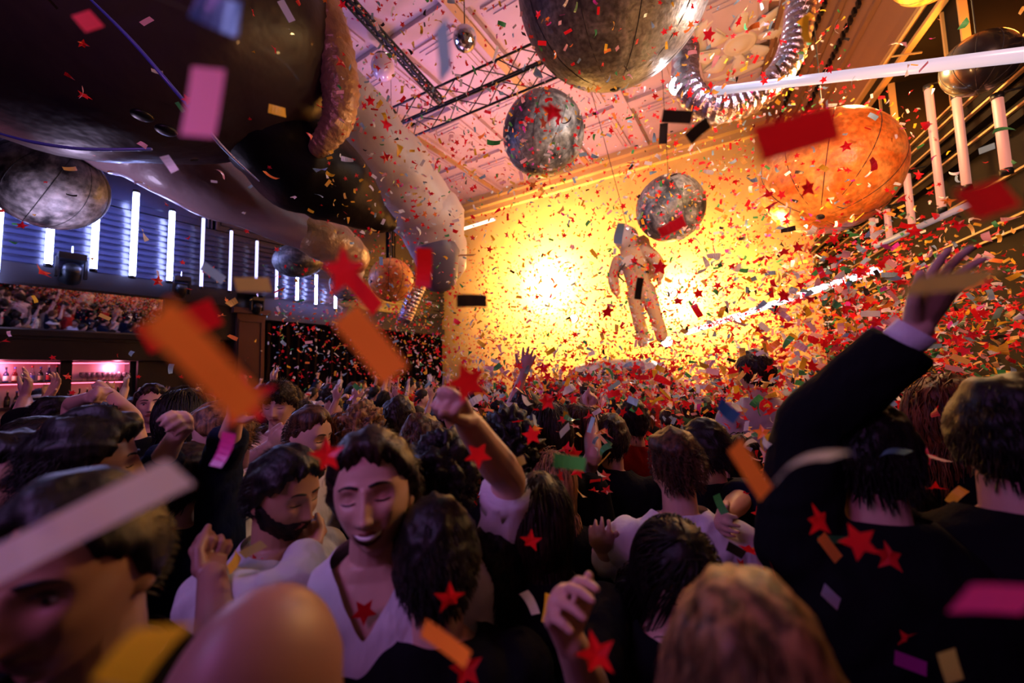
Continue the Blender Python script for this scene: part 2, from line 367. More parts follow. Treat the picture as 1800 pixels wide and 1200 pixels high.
def head_matrix(pitchd=0, rolld=0, turn=0):
    R = Euler((math.radians(-pitchd)*-1, math.radians(rolld), math.radians(turn)), 'XYZ').to_matrix().to_4x4()
    return Matrix.Translation((0,-.02,1.662)) @ R
def apply(M, V):
    A = np.array(M); return V @ A[:3,:3].T + A[:3,3]
def make_person(name_spec, spec, vox=.006, full=True):
    """builds the parts in the person's local frame (feet at origin, front -Y, 1.78 m); returns list of (name, mesh, material, colour)"""
    sp = spec; HM = head_matrix(sp.get('pitch',0), sp.get('roll',0), sp.get('turn',0))
    sub = sp.get('sub', 5); wm = sp.get('wm', 1.0)
    mb = MB(); hv = apply(HM, shape_head(ICO[sub][0])); mb.add(hv, ICO[sub][1].tolist())
    for s in (-1,1):
        e = apply(HM, np.array([[s*.073,.014,-.012]]))[0]; mb.ell(e, (.009,.019,.031), HM @ Matrix.Rotation(s*-.35,4,'Z') @ Matrix.Rotation(-.2,4,'X'), 2)
        c = apply(HM, np.array([[s*.032, face_y(s*.032,.004)+.0065, .004]]))[0]; mb.ell(c, (.0135,.0115,.0105), HM, 2)
    nb = apply(HM, np.array([[0,.02,-.055]]))[0]; nt = apply(HM, np.array([[0,.03,-.01]]))[0]
    mb.tube([(0,.015,1.46), (0,.012,1.52), nb, nt], [.072,.058*(.85 if wm < .95 else 1),.055*(.85 if wm < .95 else 1),.05], 18, smoothn=3)
    torso(mb, 0, .86, wm)
    arms = sp.get('arms') or []
    sh_pts = {}
    for s in (-1,1):
        arm = next((a for a in arms if a['s'] == s), None)
        S = V3((s*.178*wm, .012, 1.425))
        if arm is None:
            E = V3((s*.225*wm, .04, 1.14)); Wr = V3((s*.20, -.06, .90)); ps = 'relaxed'; pn = (-s,0,0)
        else:
            E = V3(arm['E']); Wr = V3(arm['W']); ps = arm.get('pose','open'); pn = arm.get('pn', (0,-1,0))
        if E[2] > 1.5: S = S+V3((-s*.02,0,.03))
        am = sp.get('am', 1.0)
        L1 = np.linalg.norm(E-S); ed = unit(E-S); wd = unit(Wr-E)
        pts = [S, S+ed*L1*.35, S+ed*L1*.75, E, E+(Wr-E)*.3, E+(Wr-E)*.7, Wr]
        mb.tube(pts, np.array([.058,.050,.042,.040,.041,.032,.026])*am, 14, smoothn=3)
        hd = unit(V3(arm['hd'])) if arm is not None and 'hd' in arm else wd
        # thumb side so that right/left hands are anatomically right
        lat = np.cross(hd, unit(pn)); sd = 1 if s < 0 else -1
        hand(mb, Wr, hd, pn, arm.get('sd', sd) if arm else sd, ps, s=1.0*sp.get('hs',1), n=8)
        sh_pts[s] = (S, E, Wr)
    body = remesh(mb.me('body'), vox, 1 if vox <= .0046 else 1)
    body.materials.append(SKIN); body.materials.append(LIP)
    # lips by head-local position
    co = mco(body); L = apply(HM.inverted(), co)
    fc = np.empty(len(body.polygons)*3, np.float32); body.polygons.foreach_get('center', fc); fc = apply(HM.inverted(), fc.reshape(-1,3).astype(float))
    lip = ((fc[:,0]/.025)**2+((fc[:,2]+.066)/.0085)**2 < 1) & (fc[:,1] < -.07)
    body.polygons.foreach_set('material_index', lip.astype(np.int32))
    parts = [('body', body, None, SKINC[sp.get('skin','light')])]
    # ---- hair
    h = sp.get('hair','short'); hc = HAIRC[sp.get('hc','dark')]
    if h == 'none': pass
    else:
        cfg = dict(short=dict(T=.018,length=.04,count=1100), curly=dict(T=.026,length=.045,count=1300,curl=1.2,rough=.6), long=dict(T=.014,length=.42,count=900,Wd=.003,messy=.25),
                   bob=dict(T=.016,length=.22,count=800,Wd=.003,messy=.25), fringe=dict(T=.022,length=.06,count=1100), fade=dict(T=.016,length=.018,count=900))[h]
        cfg = dict(cfg); cfg.update(sp.get('hcfg', {})); cfg['count'] = int(cfg['count']*sp.get('hq',1)); cfg['Wd'] = cfg.get('Wd',.0022)*(1 if sp.get('hq',1) >= .7 else 1.7)
        hm = hair_mesh(h, seed=sp.get('seed',1), sub=min(sub,5), **cfg)
        V = apply(HM, mco(hm)); hm.vertices.foreach_set('co', V.astype(np.float32).ravel()); hm.update()
        parts.append(('hair', hm, HAIR, hc))
    if sp.get('hat'):
        n, f = ICO[4]; V = n*np.array([.088,.11,.125]); V[:,2] = np.maximum(V[:,2], .035+.0*V[:,1])
        m2 = MB(); m2.add(V+np.array([0,.004,.002]), f.tolist())
        if sp['hat'] == 'cap': m2.tube([(-.05,-.09,.045),(0,-.14,.04),(.05,-.09,.045)], [.03,.035,.03], 12, flat=((0,0,1),.12), smoothn=3)
        if sp['hat'] == 'bucket': m2.lathe([(.085,.05),(.11,.03),(.145,.0),(.147,.003),(.112,.036),(.087,.056)], 32)
        V = apply(HM, np.vstack(m2.V)); m2.V = [V]; parts.append(('hat', m2.me('hat'), CLOTH, sp.get('hatc',(.4,.38,.36))))
    # ---- face details
    det = sp.get('face', 1)
    if det:
        for s in (-1,1):
            m2 = MB(); pts = []
            for q in np.linspace(0,1,7):
                x = s*(.012+.038*q); z = .026+.006*math.sin(q*PI*.8)-.004*q; pts.append((x, face_y(x,z)-.0015, z))
            m2.tube(apply(HM, np.array(pts)), np.array([.0028,.0036,.0038,.0036,.003,.0022,.0012])*.85, 6)
            parts.append(('eyebrow', m2.me('eyebrow'), HAIR, tuple(c*.8 for c in hc) if h != 'none' else (.03,.02,.015)))
            m2 = MB(); ex = s*.032; ey = face_y(ex,.004)
            if sp.get('eyes','closed') == 'open':
                m2.ell(apply(HM, np.array([[ex, ey+.0035, .003]]))[0], (.0115,.0095,.0065), HM, 2)
                parts.append(('eye', m2.me('eye'), EYEW, None)); m2 = MB()
                m2.ell(apply(HM, np.array([[ex, ey-.0055, .003]]))[0], (.0052,.002,.0052), HM, 2)
                parts.append(('iris', m2.me('iris'), EYED, None)); m2 = MB()
            zz = .009 if sp.get('eyes','closed') == 'open' else -.001
            pts = [(s*(.018+.029*q), face_y(s*(.018+.029*q), zz)-.004-.003*math.sin(q*PI), zz-.004*math.sin(q*PI)*(1 if zz < 0 else -1)) for q in np.linspace(0,1,7)]
            m2.tube(apply(HM, np.array(pts)), [.0008,.0016,.0018,.0018,.0018,.0016,.0008], 5)
            parts.append(('eyelash', m2.me('eyelash'), EYED, None))
        if sp.get('smile'):
            def arc(w, z0, up, lo, dy, nm, m_):
                V = []; Fs = []; K = 14
                for i in range(K+1):
                    t = -1+2*i/K; x = w*t; zc = z0+.010*t*t; hh = math.sqrt(max(0,1-t*t)); y = face_y(0,-.064)+.010*t*t+dy
                    V += [(x, y, zc+up*hh), (x, y-.001, zc-lo*hh), (x, y+.006, zc)]
                for i in range(K):
                    a = i*3; b = a+3; Fs += [(a,b,b+1,a+1), (a+1,b+1,b+2,a+2), (a,a+2,b+2,b)]
                m2 = MB(); m2.add(apply(HM, np.array(V)), Fs); parts.append((nm, m2.me(nm), m_, None))
            arc(.031, -.068, .003, .013, -.0035, 'mouth', MOUTH); arc(.0275, -.0672, .0015, .009, -.005, 'teeth', TEETH)
        if sp.get('beard'):
            n, f = ICO[5]; V = shape_head(n); a = ang_front(n)
            top = np.interp(a, [0,.35,.7,1.1,1.5,1.8], [-.048,-.046,-.05,-.04,-.005,-.01])
            cov = sstep(top-V[:,2], 0, .006)*(1-sstep(a,1.7,1.8))*(1-((V[:,0]/.024)**2+((V[:,2]+.066)/.009)**2 < 1)*(n[:,1] < 0))
            V = V+n*(cov*(.008+.004*nz3(V,120))-.006*(1-cov))[:,None]
            m2 = MB(); m2.add(apply(HM, V), f.tolist()); parts.append(('beard', m2.me('beard'), HAIR, hc))
    # ---- top
    tv = sp.get('tvox', max(vox*1.5, .008)); sleeve = sp.get('sleeve', .45); g = sp.get('g', .012)
    mb = MB(); torso(mb, g, .95 if not sp.get('jacket') else .86, wm, up=.016)
    for s in (-1,1):
        S, E, Wr = sh_pts[s]; tot = np.linalg.norm(E-S)+np.linalg.norm(Wr-E)
        sl = (sp.get('sleeves') or {}).get(s, sleeve)
        path = [S, S+(E-S)*.35, S+(E-S)*.75, E, E+(Wr-E)*.35, E+(Wr-E)*.7, Wr]; rr = np.array([.062,.056,.05,.046,.043,.038,.034])+g
        if sl <= .5:
            fr = sl/.5; path2 = [S, S+(E-S)*fr*.5, S+(E-S)*fr]; rr2 = [rr[0], np.interp(fr*.5,[0,.35,.75,1],rr[:4]), np.interp(fr,[0,.35,.75,1],rr[:4])+.006]
        else:
            fr = (sl-.5)/.5; path2 = path[:4]+[E+(Wr-E)*fr*.5, E+(Wr-E)*fr]; rr2 = list(rr[:4])+[np.interp(fr*.5,[0,.35,.7,1],rr[3:]), np.interp(fr,[0,.35,.7,1],rr[3:])]
        mb.tube(path2, rr2, 16, smoothn=3, caps=False); mb.ell(S, (rr2[0],)*3, None, 3)
    top = remesh(mb.me('top'), tv, 2)
    co = mco(top); nr = np.empty(len(top.vertices)*3, np.float32); top.vertices.foreach_get('normal', nr); nr = nr.reshape(-1,3)
    sd = sp.get('seed',1)*3.7
    w = np.sin(co[:,2]*55+6*np.sin(co[:,0]*14+sd)+4*np.sin(co[:,1]*17))*.0028 + np.sin(co[:,0]*70+co[:,2]*40+5*np.sin(co[:,2]*21+sd))*.0018
    w += .006*np.sin(co[:,2]*19+co[:,0]*23+sd)
    wa = .35+.65*np.clip(np.sin(co[:,0]*9+sd)*.5+.5,0,1)
    co = co+nr*(.006+w*wa*sp.get('wr',1.0))[:,None]; top.vertices.foreach_set('co', co.astype(np.float32).ravel())
    # neckline: drop the faces round the neck
    bm = bmesh.new(); bm.from_mesh(top); nr_ = sp.get('neckr', .074); vd = sp.get('vneck', 0)
    kill = []
    for fcc in bm.faces:
        c = fcc.calc_center_median()
        rr_ = math.hypot(c.x/1.1, c.y-.0)
        zc = 1.492 if c.y > -.01 else 1.478
        if 1.57 > c.z > zc and rr_ < nr_+(c.z-zc)*.2: kill.append(fcc)
        elif vd and c.y < 0 and c.z > 1.48-vd and abs(c.x) < .04*(c.z-(1.48-vd))/vd+.003 and c.z < 1.53: kill.append(fcc)
    bmesh.ops.delete(bm, geom=kill, context='FACES')
    for _ in range(6):
        bd = [v for v in bm.verts if v.is_boundary]; new = {}
        for v in bd:
            nb_ = [e.other_vert(v).co for e in v.link_edges if e.is_boundary]
            if len(nb_) == 2: new[v] = (v.co*2+nb_[0]+nb_[1])/4
        for v, c_ in new.items(): v.co = c_
    bm.to_mesh(top); bm.free()
    top.materials.append(CLOTH); parts.append((sp.get('topname','t_shirt'), top, None, TOPC[sp.get('top','black')]))
    if sp.get('collar'):
        V = []; Fs = []; K = 28
        for i in range(K+1):
            a = -PI/2+.25+(2*PI-.5)*i/K; c, s_ = math.cos(a), math.sin(a)
            for r, z in ((.072,1.47),(.070,1.525),(.078,1.53),(.095,1.478),(.088,1.470)): V.append((r*c*1.05, .012+r*s_, z-.022*(1-s_)*.7))
        for i in range(K):
            for j in range(5): Fs.append((i*5+j, i*5+(j+1) % 5, (i+1)*5+(j+1) % 5, (i+1)*5+j))
        m2 = MB(); m2.add(V, Fs); parts.append(('collar', m2.me('collar'), CLOTH, TOPC[sp.get('collarc', sp.get('top'))]))
    for a in arms:
        if a.get('cuff'):
            S, E, Wr = sh_pts[a['s']]; c0, c1 = a['cuff'][0], a['cuff'][1]; tot = lambda t: (S+(E-S)*t/.5) if t <= .5 else (E+(Wr-E)*(t-.5)/.5)
            m2 = MB(); m2.tube([tot(c0), tot((c0+c1)/2), tot(c1)], [a['cuff'][2]]*3, 18, caps=False); parts.append(('cuff', m2.me('cuff'), CLOTH, TOPC[a['cuff'][3]]))
        if a.get('band'):
            S, E, Wr = sh_pts[a['s']]; p = E+(Wr-E)*a['band'][0]; ax = unit(Wr-E); m2 = MB(); m2.tube([p-ax*.005, p+ax*.005], [a['band'][1]]*2, 16, caps=False); parts.append(('wristband', m2.me('wristband'), BAND, None))
    return parts
def build_person(parts, loc, rz, s, label, group=None, name='person'):
    e = empty(name, loc, rz, label, 'person', group); e.scale = (s,s,s)
    last = {}
    for nm, me, m, c in parts:
        up_ = {'iris':'eye','teeth':'mouth','collar':'top','cuff':'top'}.get(nm)
        o = obj(nm, me, m, last.get(up_, e)); last[nm] = o
        if nm in ('t_shirt','shirt','jacket'): last['top'] = o
        if c is not None: o.color = (*c, 1)
    obj('trousers', TROU, None, e)
    for q in SHOES: obj('shoe', q, None, e)
    return e
def fg(px, py, d, yaw, label, **sp):
    """foreground person: head centre at pixel px,py and depth d"""
    C = W(px, py, d); s = (C.z+.118)/1.78; rz = math.radians(yaw)
    # local head centre is (0,-.02,1.662): put it at C
    off = Matrix.Rotation(rz,3,'Z') @ Vector((0,-.02*s,0)); base = Vector((C.x-off.x, C.y-off.y, 0)); s = C.z/1.662
    M = (Matrix.Translation(base) @ Matrix.Rotation(rz,4,'Z') @ Matrix.Scale(s,4)).inverted()
    arms = []
    O = M @ CAM
    def solve(P, L, px, py, d0):
        dr = (M @ W(px, py, 1.0)) - O; q = O-P; A_ = dr.dot(dr); B_ = 2*q.dot(dr); C_ = q.dot(q)-L*L; D_ = B_*B_-4*A_*C_
        if D_ <= 0: t = -B_/(2*A_); print('ARM STRETCH', label, (O+dr*t-P).length, L)
        else: t = min(((-B_-math.sqrt(D_))/(2*A_), (-B_+math.sqrt(D_))/(2*A_)), key=lambda v: abs(v-d0))
        return O+dr*t
    for a in sp.get('armpx', []):
        b = dict(a); S_ = Vector((a['s']*.178*sp.get('wm',1), .012, 1.44))
        b['E'] = solve(S_, .29, *a['e']); b['W'] = solve(b['E'], .255, *a['w'])
        R3 = M.to_3x3()
        if 'pnw' in a: b['pn'] = R3 @ Vector(a['pnw'])
        if 'tip' in a: b['hd'] = R3 @ (W(*a['tip'])-W(*a['w']))
        arms.append(b)
    sp['arms'] = arms
    parts = make_person('p', sp, vox=sp.get('vox', .0042 if d < 1.3 else .006))
    return build_person(parts, base, rz, s, label, sp.get('group'))

# ================================================================== THE HALL
def vec2(a): return Vector((a[0], a[1], 0))
# left wall: origin A, direction dL, outward (into the room) nL
A = Vector((-8.57, 8.0, 0)); dL = Vector((.58,.814,0)).normalized(); nL = Vector((dL.y,-dL.x,0))
CR = Vector((7.8, 9.9, 0)); dR = Vector((-.386,-.922,0)).normalized(); nR = Vector((-dR.y*-1, dR.x*-1, 0))
if nR.dot(-CR) < 0: nR = -nR
CB = Vector((-2.4, 16.25, 0)); dB = (CR-CB).normalized(); LB = (CR-CB).length; nB = Vector((dB.y,-dB.x,0))
if nB.dot(-CB) < 0: nB = -nB
def frame(o, d, n): return Matrix(((d.x,n.x,0),(d.y,n.y,0),(0,0,1)))
class Wall:
    def __init__(s, o, d, n): s.o, s.d, s.n = o, d, n; s.M = Matrix(((d.x,n.x,0),(d.y,n.y,0),(0,0,1)))
    def P(s, u, v, z): return s.o+s.d*u+s.n*v+Vector((0,0,z))
    def box(s, mb, u0, u1, v0, v1, z0, z1, mi=0): return mb.box(s.P((u0+u1)/2,(v0+v1)/2,(z0+z1)/2), (u1-u0, v1-v0, z1-z0), s.M, mi)
    def u(s, px, v=0):
        p = hit(px, 640, s.o+s.n*v, s.n); return (p-s.o).dot(s.d)
    def uz(s, px, py, v=0):
        p = hit(px, py, s.o+s.n*v, s.n); return (p-s.o).dot(s.d), p.z
LWL = Wall(A, dL, nL); RWL = Wall(CR, dR, nR); BWL = Wall(CB, dB, nB)
def struct(name, mb, m, smooth=False): return tag(mb.build(name, m, None, smooth), kind='structure')

PANEL = mat('dark painted panelling', (.014,.015,.035), .2, spec=.5, bump=(3,.15,.02))
WOODR = mat('reddish wood', (.05,.018,.018), .4, spec=.2, bump=(6,.3,.01,(1,1,.1)))
DARKW = mat('dark wood', (.010,.006,.007), .5, spec=.15)
CREAM = mat('cream wall', (.68,.42,.16), .8, var=(1.2,(.56,.33,.12),.35,.7))
CEILM = mat('ceiling plaster', (.60,.44,.46), .75, var=(1.6,(.5,.36,.38),.3,.7))
GILT = mat('gilded moulding', (.5,.3,.12), .4, .3)
FLOORM = mat('dance floor', (.02,.018,.018), .45)
VELVET = mat('dark drape', (.005,.003,.005), .95, spec=.05)
HC = 8.8
mb = MB(); mb.box((0,6,-.05),(34,34,.1)); struct('floor', mb, FLOORM)
mb = MB(); LWL.box(mb, -9, 10.2, -.9, -.7, 0, HC); struct('wall_left', mb, PANEL)
mb = MB(); BWL.box(mb, -.6, LB+.3, -.2, 0, 0, HC); struct('wall_back', mb, CREAM)
RW = mat('ochre side wall', (.3,.12,.04), .7, var=(2,(.2,.08,.03),.3,.7))
mb = MB(); RWL.box(mb, -.2, 12, -1.0, -.8, 0, HC); struct('wall_right', mb, RW)
mb = MB(); mb.box((0,6,HC+.05),(34,34,.1)); struct('ceiling', mb, CEILM)
mb = MB(); mb.box((0,-5.2,HC/2),(30,.2,HC)); struct('wall_rear', mb, PANEL)

# ---- ceiling coffers, along the side walls' direction and across
dC = -dR; nC = Vector((dC.y,-dC.x,0))
CW = Wall(CB, dB, nB)
cf = MB(); mould = MB()
for k in range(-1, 8):       # beams running away from the back wall
    u = 1.0+k*1.75
    CW.box(cf, u-.16, u+.16, 0, 15, HC-.12, HC); 
    if k % 2: CW.box(mould, u-.08, u+.08, 0, 15, HC-.16, HC-.1)
for k in range(0, 6):
    v = .3+k*2.3
    CW.box(cf, -6, LB+3, v-.14, v+.14, HC-.10, HC)
for k in range(-4, 8):
    for j in range(0, 5):    # raised inner panel in every coffer
        u = 1.0+k*1.75+.875; v = .3+j*2.3+1.15
        for q in (0,.09,.18): CW.box(cf, u-.55+q, u+.55-q, v-.8+q, v+.8-q, HC-.05-q*.25, HC)
struct('trim_1', cf, CEILM); struct('trim_2', mould, GILT)
# cornice along the back wall
mb = MB()
for v1, z0, z1 in ((.5,HC-.18,HC),(.34,HC-.36,HC-.18),(.16,HC-.55,HC-.36)): BWL.box(mb, -.4, LB, 0, v1, z0, z1)
struct('trim_3', mb, CREAM)
# carved plaster medallion on the ceiling (upper right)
medc = W(1300, 75, 1.0)-CAM; tz = (HC-.06-CAMZ)/medc.z; mc = CAM+medc*tz
me_ = empty('ceiling_rose', (mc.x, mc.y, HC), .4, 'carved cream plaster rose with shell and ribbons on the ceiling above the foil duct', 'ceiling rose')
PLA = mat('plaster', (.75,.64,.5), .6)
mb = MB(); mb.lathe([(1.15,0),(1.12,-.05),(1.0,-.08),(.95,-.05),(.9,-.02)], 40); mb.build('outer_ring', PLA, me_)
mb = MB(); mb.lathe([(.3,-.02),(.32,-.1),(.27,-.13),(.24,-.1),(.12,-.19),(.02,-.22)], 30); mb.build('boss', PLA, me_)
for k in range(8):
    mb = MB(); a = k*PI/4; c, s_ = math.cos(a), math.sin(a)
    mb.tube([(c*.32,s_*.32,-.05),(c*.6+s_*.08,s_*.6-c*.08,-.14),(c*.88,s_*.88,-.04)], [.06,.16,.05], 12, flat=((0,0,1),.35), smoothn=4)
    for j in range(4): mb.tube([(c*.4+s_*(j-1.5)*.03,s_*.4-c*(j-1.5)*.03,-.1),(c*.8+s_*(j-1.5)*.07,s_*.8-c*(j-1.5)*.07,-.1)], .015, 6)
    mb.build('scroll', PLA, me_)

# ---- LEFT WALL
mb = MB()   # mirror shelf, soffit, band over the mirror and the upper panelled wall
struct('trim_4', LWL.box(MB(), -9, 1.9, -.7, .12, 2.42, 2.86), DARKW)
struct('trim_5', LWL.box(LWL.box(MB(), -9, 2.2, -.7, .22, 2.86, 2.96), -9, 2.2, -.7, .16, 2.80, 2.86), DARKW)
mb = MB(); LWL.box(mb, -9, 2.6, -.7, .02, 3.82, 4.22); LWL.box(mb, 1.2, 2.6, -.7, -.02, 2.96, 3.82); LWL.box(mb, .78, 2.6, -.7, -.02, 0, 2.42); struct('trim_6', mb, DARKW)
mb = MB()
for k in range(11):
    z = 4.24+k*.13; LWL.box(mb, -9, 10, -.7, .02+.02*(k % 3), z, z+.075)
LWL.box(mb, -9, 10, -.7, -.02, 4.2, 5.7)
struct('trim_7', mb, PANEL)
mb = MB()
for k in range(6):     # upper wall panels with raised frames
    u = -6+k*2.7
    for q, v in ((0,.0),(.14,.05),(.2,.0)): 
        LWL.box(mb, u+q, u+2.5-q, -.7, v-.1, 5.75+q, 8.0-q)
    for q in (-.17,-.10,.0): LWL.box(mb, u+q, u+q+.035, -.7, .0, 5.72, 8.1)
LWL.box(mb, -9, 10, -.7, .05, 8.1, 8.3); LWL.box(mb, -9, 10, -.7, .25, 8.3, HC)
struct('trim_8', mb, PANEL)
# pilaster
mb = MB(); ua, ub = LWL.u(412), LWL.u(462)
LWL.box(mb, ua, ub, -.7, .08, 0, 3.72); struct('trim_9', mb, WOODR)
mb = MB()
for u in (ua+.04, ub-.1): LWL.box(mb, u, u+.05, .08, .11, .5, 3.5)
for z in (.5, 3.45): LWL.box(mb, ua+.04, ub-.05, .08, .11, z, z+.05)
LWL.box(mb, ua-.1, ub+.1, -.7, .16, 3.66, 3.8); struct('trim_10', mb, WOODR)
# drapes beyond the pilaster + pale ledge
Vd = []; Fd = []; nn_ = 220; u1_ = 10.1
for i in range(nn_+1):
    u = ub+(u1_-ub)*i/nn_; v = -.25+.07*math.sin(u*24)+.03*math.sin(u*61)
    for z in (0, 3.55): Vd.append(LWL.P(u, v, z)[:])
for i in range(nn_): Fd.append((2*i,2*i+2,2*i+3,2*i+1))
dr = MB(); dr.add(Vd, Fd); o = dr.build('curtain', VELVET); tag(o, 'dark pleated stage curtain on the left wall beyond the wooden pilaster', 'curtain')
LEDGE = mat('pale ledge', (.04,.04,.06), .6, spec=.1)
mb = MB(); LWL.box(mb, ub, 10, -.7, .05, 3.55, 3.78); LWL.box(mb, ub, 10, -.7, -.1, 3.78, 4.24); struct('trim_11', mb, LEDGE)

# bar mirror, tilted down over the crowd
um0, um1 = -6, LWL.u(284)
mroot = empty('bar_mirror', LWL.P((um0+um1)/2, 0, 2.96), math.atan2(dL.y, dL.x), 'long tilted mirror above the bar reflecting the packed crowd', 'mirror')
MIRR = mat('mirror glass', (.8,.8,.85), .02, 1.0)
tilt = math.radians(9.5); L_ = um1-um0
Rt = Matrix.Rotation(tilt, 3, 'X')
mb = MB(); mb.box((0,-.03,.43), (L_,.02,.86), Rt); mb.build('glass', MIRR, mroot, False)
mb = MB()
for zz in (.0,.86): mb.box(Rt @ Vector((0,0,zz))+Vector((0,-.03,0)), (L_+.1,.06,.05), Rt)
for xx in (-L_/2, L_/2): mb.box(Rt @ Vector((xx,0,.43))+Vector((0,-.03,0)), (.05,.06,.9), Rt)
mb.build('frame', DARKW, mroot, False)

# bar back: shelves, bottles, glasses
SHELF = mat('shelf', (.03,.015,.012), .4)
BACKM = mat('bar back mirror', (.6,.35,.4), .38, 1.0)
GLOW = mat('bar strip light', (1,.2,.3), .5, emit=(1,.12,.22), es=7)
bb = empty('back_bar', LWL.P(0,-.5,0), math.atan2(dL.y, dL.x), 'dark wooden back bar with lit bottle shelves under the long mirror', 'back bar')
def lw(mb, u0,u1,v0,v1,z0,z1): return mb.box(((u0+u1)/2, -((v0+v1)/2+.5), (z0+z1)/2), (u1-u0, v1-v0, z1-z0))
for z in (2.02, 1.55): lw(MB(), -6, .78, -.66, -.25, z-.02, z).build('shelf', SHELF, bb, False)
lw(MB(), -6, .78, -.69, -.66, 1.2, 2.42).build('mirror_back', BACKM, bb, False)
for u in (LWL.u(112)-.02, LWL.u(238)-.05): lw(MB(), u, u+.16, -.66, -.2, 1.0, 2.42).build('upright', DARKW, bb, False)
lw(MB(), -6, .78, -.2, .1, 0, 1.1).build('counter', DARKW, bb, False)
for z in (2.38, 1.98): lw(MB(), -6, .76, -.30, -.28, z-.012, z).build('light_strip', GLOW, bb, False)
def glassmat(nm, c, r=.05): return mat(nm, c, r, trans=.85, spec=.6)
BOTC = [('green', (.02,.25,.06)), ('amber', (.45,.14,.02)), ('clear', (.8,.8,.85)), ('dark', (.05,.03,.03)), ('blue', (.08,.12,.5)), ('red', (.5,.03,.04))]
LABC = [('white',(.8,.8,.75)), ('blue',(.1,.15,.6)), ('black',(.02,.02,.02)), ('red',(.6,.05,.05)), ('cream',(.7,.6,.4))]
bprof = [(.034,0),(.037,.01),(.037,.17),(.03,.2),(.014,.225),(.013,.29),(.015,.295),(.015,.305)]
bm_ = MB().lathe(bprof, 14).me('bottle'); lm_ = MB().lathe([(.0375,.05),(.0378,.051),(.0378,.139),(.0375,.14)], 14).me('label'); cm_ = MB().lathe([(.0165,.285),(.0165,.318),(.01,.32)], 10).me('cap')
ub_ = LWL.u(2, -.45); n = 0; seen = set()
def put_bottle(u, v, z, sc, ci, li, lab, grp):
    e = empty('bottle', LWL.P(u, v, z), random.uniform(0,6), lab, 'bottle', grp); e.scale = (sc,sc,sc)
    for nm, me, c in (('glass', bm_, BOTC[ci]), ('label', lm_, LABC[li]), ('cap', cm_, LABC[(li+2) % 5])):
        key = me.name+c[0]
        if key not in MATS:
            m2 = me.copy(); m2.materials.clear(); m2.materials.append(glassmat('glass '+c[0], c[1]) if nm == 'glass' else mat('paper '+c[0], c[1], .5)); MATS[key] = m2
        obj(nm, MATS[key], None, e)
ue_ = LWL.u(110,-.45); k = 0; x = ub_-.25
while x < ue_:
    ci, li = (k*7+k//3) % 6, (k*3+k//2) % 5; key = (ci, li); 
    lab = f'{BOTC[ci][0]} glass bottle with a {LABC[li][0]} label on the top bar shelf' 
    put_bottle(x, -.45, 2.0, random.uniform(.95,1.12), ci, li, lab, f'{BOTC[ci][0]} bottles with {LABC[li][0]} labels on the top bar shelf'); x += .105; k += 1
x = ub_-.25; k = 0
while x < LWL.u(236,-.45):
    if not (ue_-.02 < x < ue_+.22):
        ci, li = (k*5+k//4) % 6, (k*2+k//3) % 5
        put_bottle(x, -.45+.06*(k % 2), 1.55, random.uniform(.9,1.15), ci, li, f'{BOTC[ci][0]} glass bottle with a {LABC[li][0]} label on the lower bar shelf', f'{BOTC[ci][0]} bottles with {LABC[li][0]} labels on the lower bar shelf')
    x += .115; k += 1
gme = MB().lathe([(.03,0),(.032,.004),(.004,.01),(.004,.08),(.03,.1),(.036,.14),(.033,.19),(.031,.19),(.034,.14),(.028,.103),(.002,.085)], 12).me('glass'); gme.materials.append(glassmat('glass stem', (.95,.8,.9)))
x = ue_+.26
while x < LWL.u(236,-.45)-.04:
    for j, v in enumerate((-.36,-.52)):
        o = obj('wine_glass', gme); o.location = LWL.P(x+.035*j, v, 2.0); row = 'front' if j == 0 else 'rear'
        tag(o, f'clear stemmed glass in the {row} row on the top shelf between the bar uprights', 'glass', f'{row} row of stemmed glasses on the bar shelf')
    x += .08

# LED batten tubes on the left wall
TUBE_ON = mat('lit tube', (.8,.85,1), .3, emit=(.36,.42,1.0), es=50)
TUBE_DIM = mat('dim tube', (.8,.85,1), .3, emit=(.5,.5,1.0), es=2.5)
TUBE_R = mat('amber lit tube', (.30,.13,.12), .5, emit=(1,.40,.30), es=.42)
def batten(wall, px, ytop, ybot, v, m, label, grp, r=.045):
    u, zt = wall.uz(px, ytop, v); _, zb = wall.uz(px, ybot, v)
    e = empty('light_tube', wall.P(u, v, zb), 0, label, 'light tube', grp)
    h = zt-zb; MB().lathe([(r*.9,.05),(r,.06),(r,h-.06),(r*.9,h-.05)], 14).build('tube', m, e)
    MB().lathe([(r*1.15,0),(r*1.2,.05),(r*1.1,.055)], 14).build('end_cap', BLACK, e)
    MB().lathe([(r*1.1,h-.055),(r*1.2,h-.05),(r*1.15,h)], 14).build('end_cap', BLACK, e)
    mbk = MB(); q = wall.M @ Vector((0,-1,0)); mbk.tube([(0,0,h),(q.x*v*.9,q.y*v*.9,h+.02)], .012, 6); mbk.build('bracket', BLACK, e)
